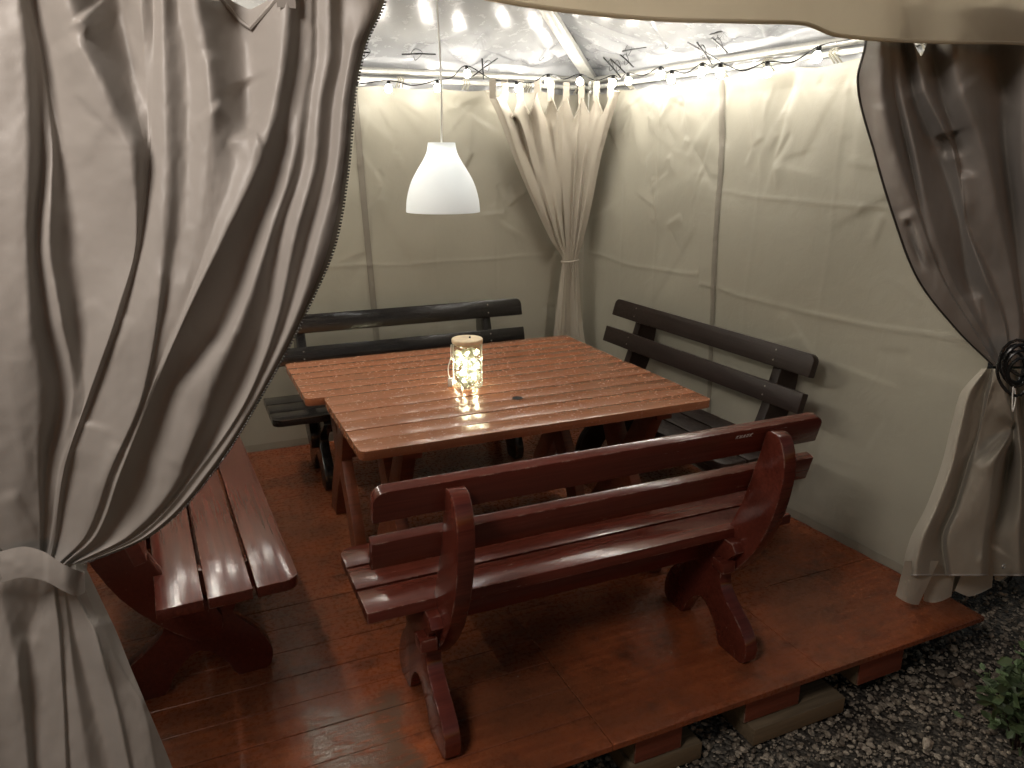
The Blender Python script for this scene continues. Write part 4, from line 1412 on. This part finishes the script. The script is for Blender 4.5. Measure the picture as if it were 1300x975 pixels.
# ------------------------------------------------------------------ black cable coil at the right tie
coil = empty("cable_coil")
cpos = _depth_place(np.array(1291.0), np.array(466.0), 1.53)
coil.location = tuple(cpos)
bm = bmesh.new()
pts = []
r_ = random.Random(4)
ax = np.array([0.86, -0.5, 0.0]); az = np.array([0.0, 0.0, 1.0]); ay = np.array([-0.5, -0.86, 0.0])
turns = 7
for i in range(turns * 18):
    a = 2 * math.pi * i / 18
    tt = i / 18
    sc = 0.055 + 0.014 * math.sin(tt * 2.3 + 1)
    ca, sa = math.cos(a), math.sin(a)
    rotk = 0.5 + 0.25 * math.sin(tt * 1.7)
    x = sc * 0.75 * ca * (1 + 0.2 * sa); z = sc * 1.25 * sa
    xr = x * math.cos(rotk) - z * math.sin(rotk) * 0.6; zr = x * math.sin(rotk) + z * math.cos(rotk)
    pts.append(ax * xr + az * (zr + 0.02 * math.sin(tt * 0.9)) + ay * (0.012 * math.sin(tt * 3.1) + 0.02 * math.cos(a * 0.5)))
add_tube(bm, pts, 0.0052, 7)
cb = bm_obj("cable_loops", bm, M['rubber'], coil)
bm = bmesh.new()
add_tube(bm, smooth_path([(0.0, 0.0, -0.06), (-0.008, -0.01, -0.10), (0.0, -0.015, -0.15), (0.010, -0.01, -0.11), (0.004, 0, -0.06)], 6), 0.0018, 6)
bm_obj("string_loop", bm, M['white'], coil)
tag(coil, "black cable wound into loops hanging at the right curtain's tie", "cable")

# ------------------------------------------------------------------ timber under the platform
M['redend'] = mat_paint("red_end_paint", (0.15, 0.04, 0.022), (0.42, 0.36, 0.28), 0.6, 0.6, 0.8, bump=0.3, spec=0.3, mottle=0.9)
M['rawwood'] = mat_paint("raw_timber", (0.135, 0.10, 0.062), (0.07, 0.055, 0.04), 0.75, 0.5, 0.4, bump=0.6, spec=0.2)


def block(px0, px1, zlo, zhi, label, y=1.585, depth=0.6):
    a = hy(np.array(float(px0)), np.array(900.0), y)[0]; b = hy(np.array(float(px1)), np.array(900.0), y)[0]
    root = empty("timber_beam", ((a + b) / 2, y, zlo))
    hw = (b - a) / 2
    bm = bmesh.new()
    add_box(bm, (-hw, 0.002, 0), (hw, depth, zhi - zlo), 0.004)
    bm_obj("beam", bm, M['rawwood'], root)
    bm = bmesh.new()
    add_box(bm, (-hw + 0.002, -0.003, 0.003), (hw - 0.002, 0.0015, zhi - zlo - 0.003), 0.001)
    bm_obj("painted_end", bm, M['redend'], root)
    return tag(root, label, "timber", "timber supports under the platform")


block(808, 868, -0.125, -0.0235, "red-ended timber support nearest to the camera below the platform's front edge")
block(945, 1012, -0.120, -0.0235, "red-ended timber support standing on the wide plank in the gravel")
block(1082, 1134, -0.135, -0.0235, "red-ended timber support below the right bench leg, close to the curtain")


def plank(px0, px1, label, y0, y1, zlo=-0.19, zhi=-0.126, rz=0.0):
    a = hy(np.array(float(px0)), np.array(910.0), y0)[0]; b = hy(np.array(float(px1)), np.array(910.0), y0)[0]
    bm = bmesh.new()
    add_box(bm, (-(b - a) / 2, 0, 0), ((b - a) / 2, y1 - y0, zhi - zlo), 0.005)
    o = bm_obj("wooden_plank", bm, M['rawwood'])
    o.location = ((a + b) / 2, y0, zlo); o.rotation_euler = (0, 0, rz)
    return tag(o, label, "plank", "planks lying in the gravel")


plank(960, 1070, "thick worn plank flat in the gravel under the middle support", 1.545, 1.78, -0.185, -0.1215)
plank(806, 895, "pale plank flat in the gravel under the left support", 1.575, 1.8, -0.19, -0.1265)


# ------------------------------------------------------------------ plants outside
def mat_leaf(name, col):
    k = NT(name)
    g = k.n("ShaderNodeNewGeometry")
    c = k.mix(g.outputs["Random Per Island"], tuple(x * 0.5 for x in col), tuple(x * 1.5 for x in col))
    k.base(c); k.b.inputs["Roughness"].default_value = 0.5
    return k.m


def shrub(center, rad, height, nleaf, size, label, seed, col):
    r_ = np.random.default_rng(seed)
    root = empty("shrub", center)
    bm = bmesh.new()
    tips = []
    for i in range(max(7, int(rad * 40))):
        a = r_.uniform(0, 6.28); rr = rad * math.sqrt(r_.random())
        p = [(0.15 * rr * math.cos(a), 0.15 * rr * math.sin(a), 0), (0.5 * rr * math.cos(a), 0.5 * rr * math.sin(a), height * 0.45),
             (rr * math.cos(a), rr * math.sin(a), height * r_.uniform(0.55, 1.0))]
        pts = smooth_path(p, 5); tips += pts[4:]
        add_tube(bm, pts, 0.0035, 5)
    bm_obj("stems", bm, M['darkbrown'], root)
    bm = bmesh.new()
    for i in range(nleaf):
        c = np.array(tips[r_.integers(len(tips))]) + r_.normal(0, 0.035, 3)
        c[2] = max(c[2], 0.01)
        d = r_.normal(0, 1, 3); d[2] = abs(d[2]) * 0.4; d /= np.linalg.norm(d)
        s = np.cross(d, r_.normal(0, 1, 3)); s /= np.linalg.norm(s)
        nn = np.cross(d, s)
        L = size * r_.uniform(0.6, 1.3); Wd = L * 0.36
        q = [c, c + d * L * 0.35 + s * Wd * 0.9 + nn * 0.1 * L, c + d * L * 0.7 + s * Wd * 0.75, c + d * L, c + d * L * 0.7 - s * Wd * 0.75, c + d * L * 0.35 - s * Wd * 0.9 + nn * 0.1 * L]
        vs = [bm.verts.new(tuple(x)) for x in q]
        bm.faces.new((vs[0], vs[1], vs[2], vs[3])); bm.faces.new((vs[0], vs[3], vs[4], vs[5]))
    bm_obj("foliage", bm, mat_leaf("leaf_green", col), root, 0)
    return tag(root, label, "shrub")


shrub((2.36, 1.20, GZ), 0.17, 0.30, 420, 0.045, "small leafy shrub in the bottom right corner beside the gravel", 3, (0.085, 0.125, 0.055))
shrub((3.35, 1.95, GZ), 0.5, 1.2, 1500, 0.07, "dark bush outside the tent beyond the right curtain", 6, (0.03, 0.045, 0.02))
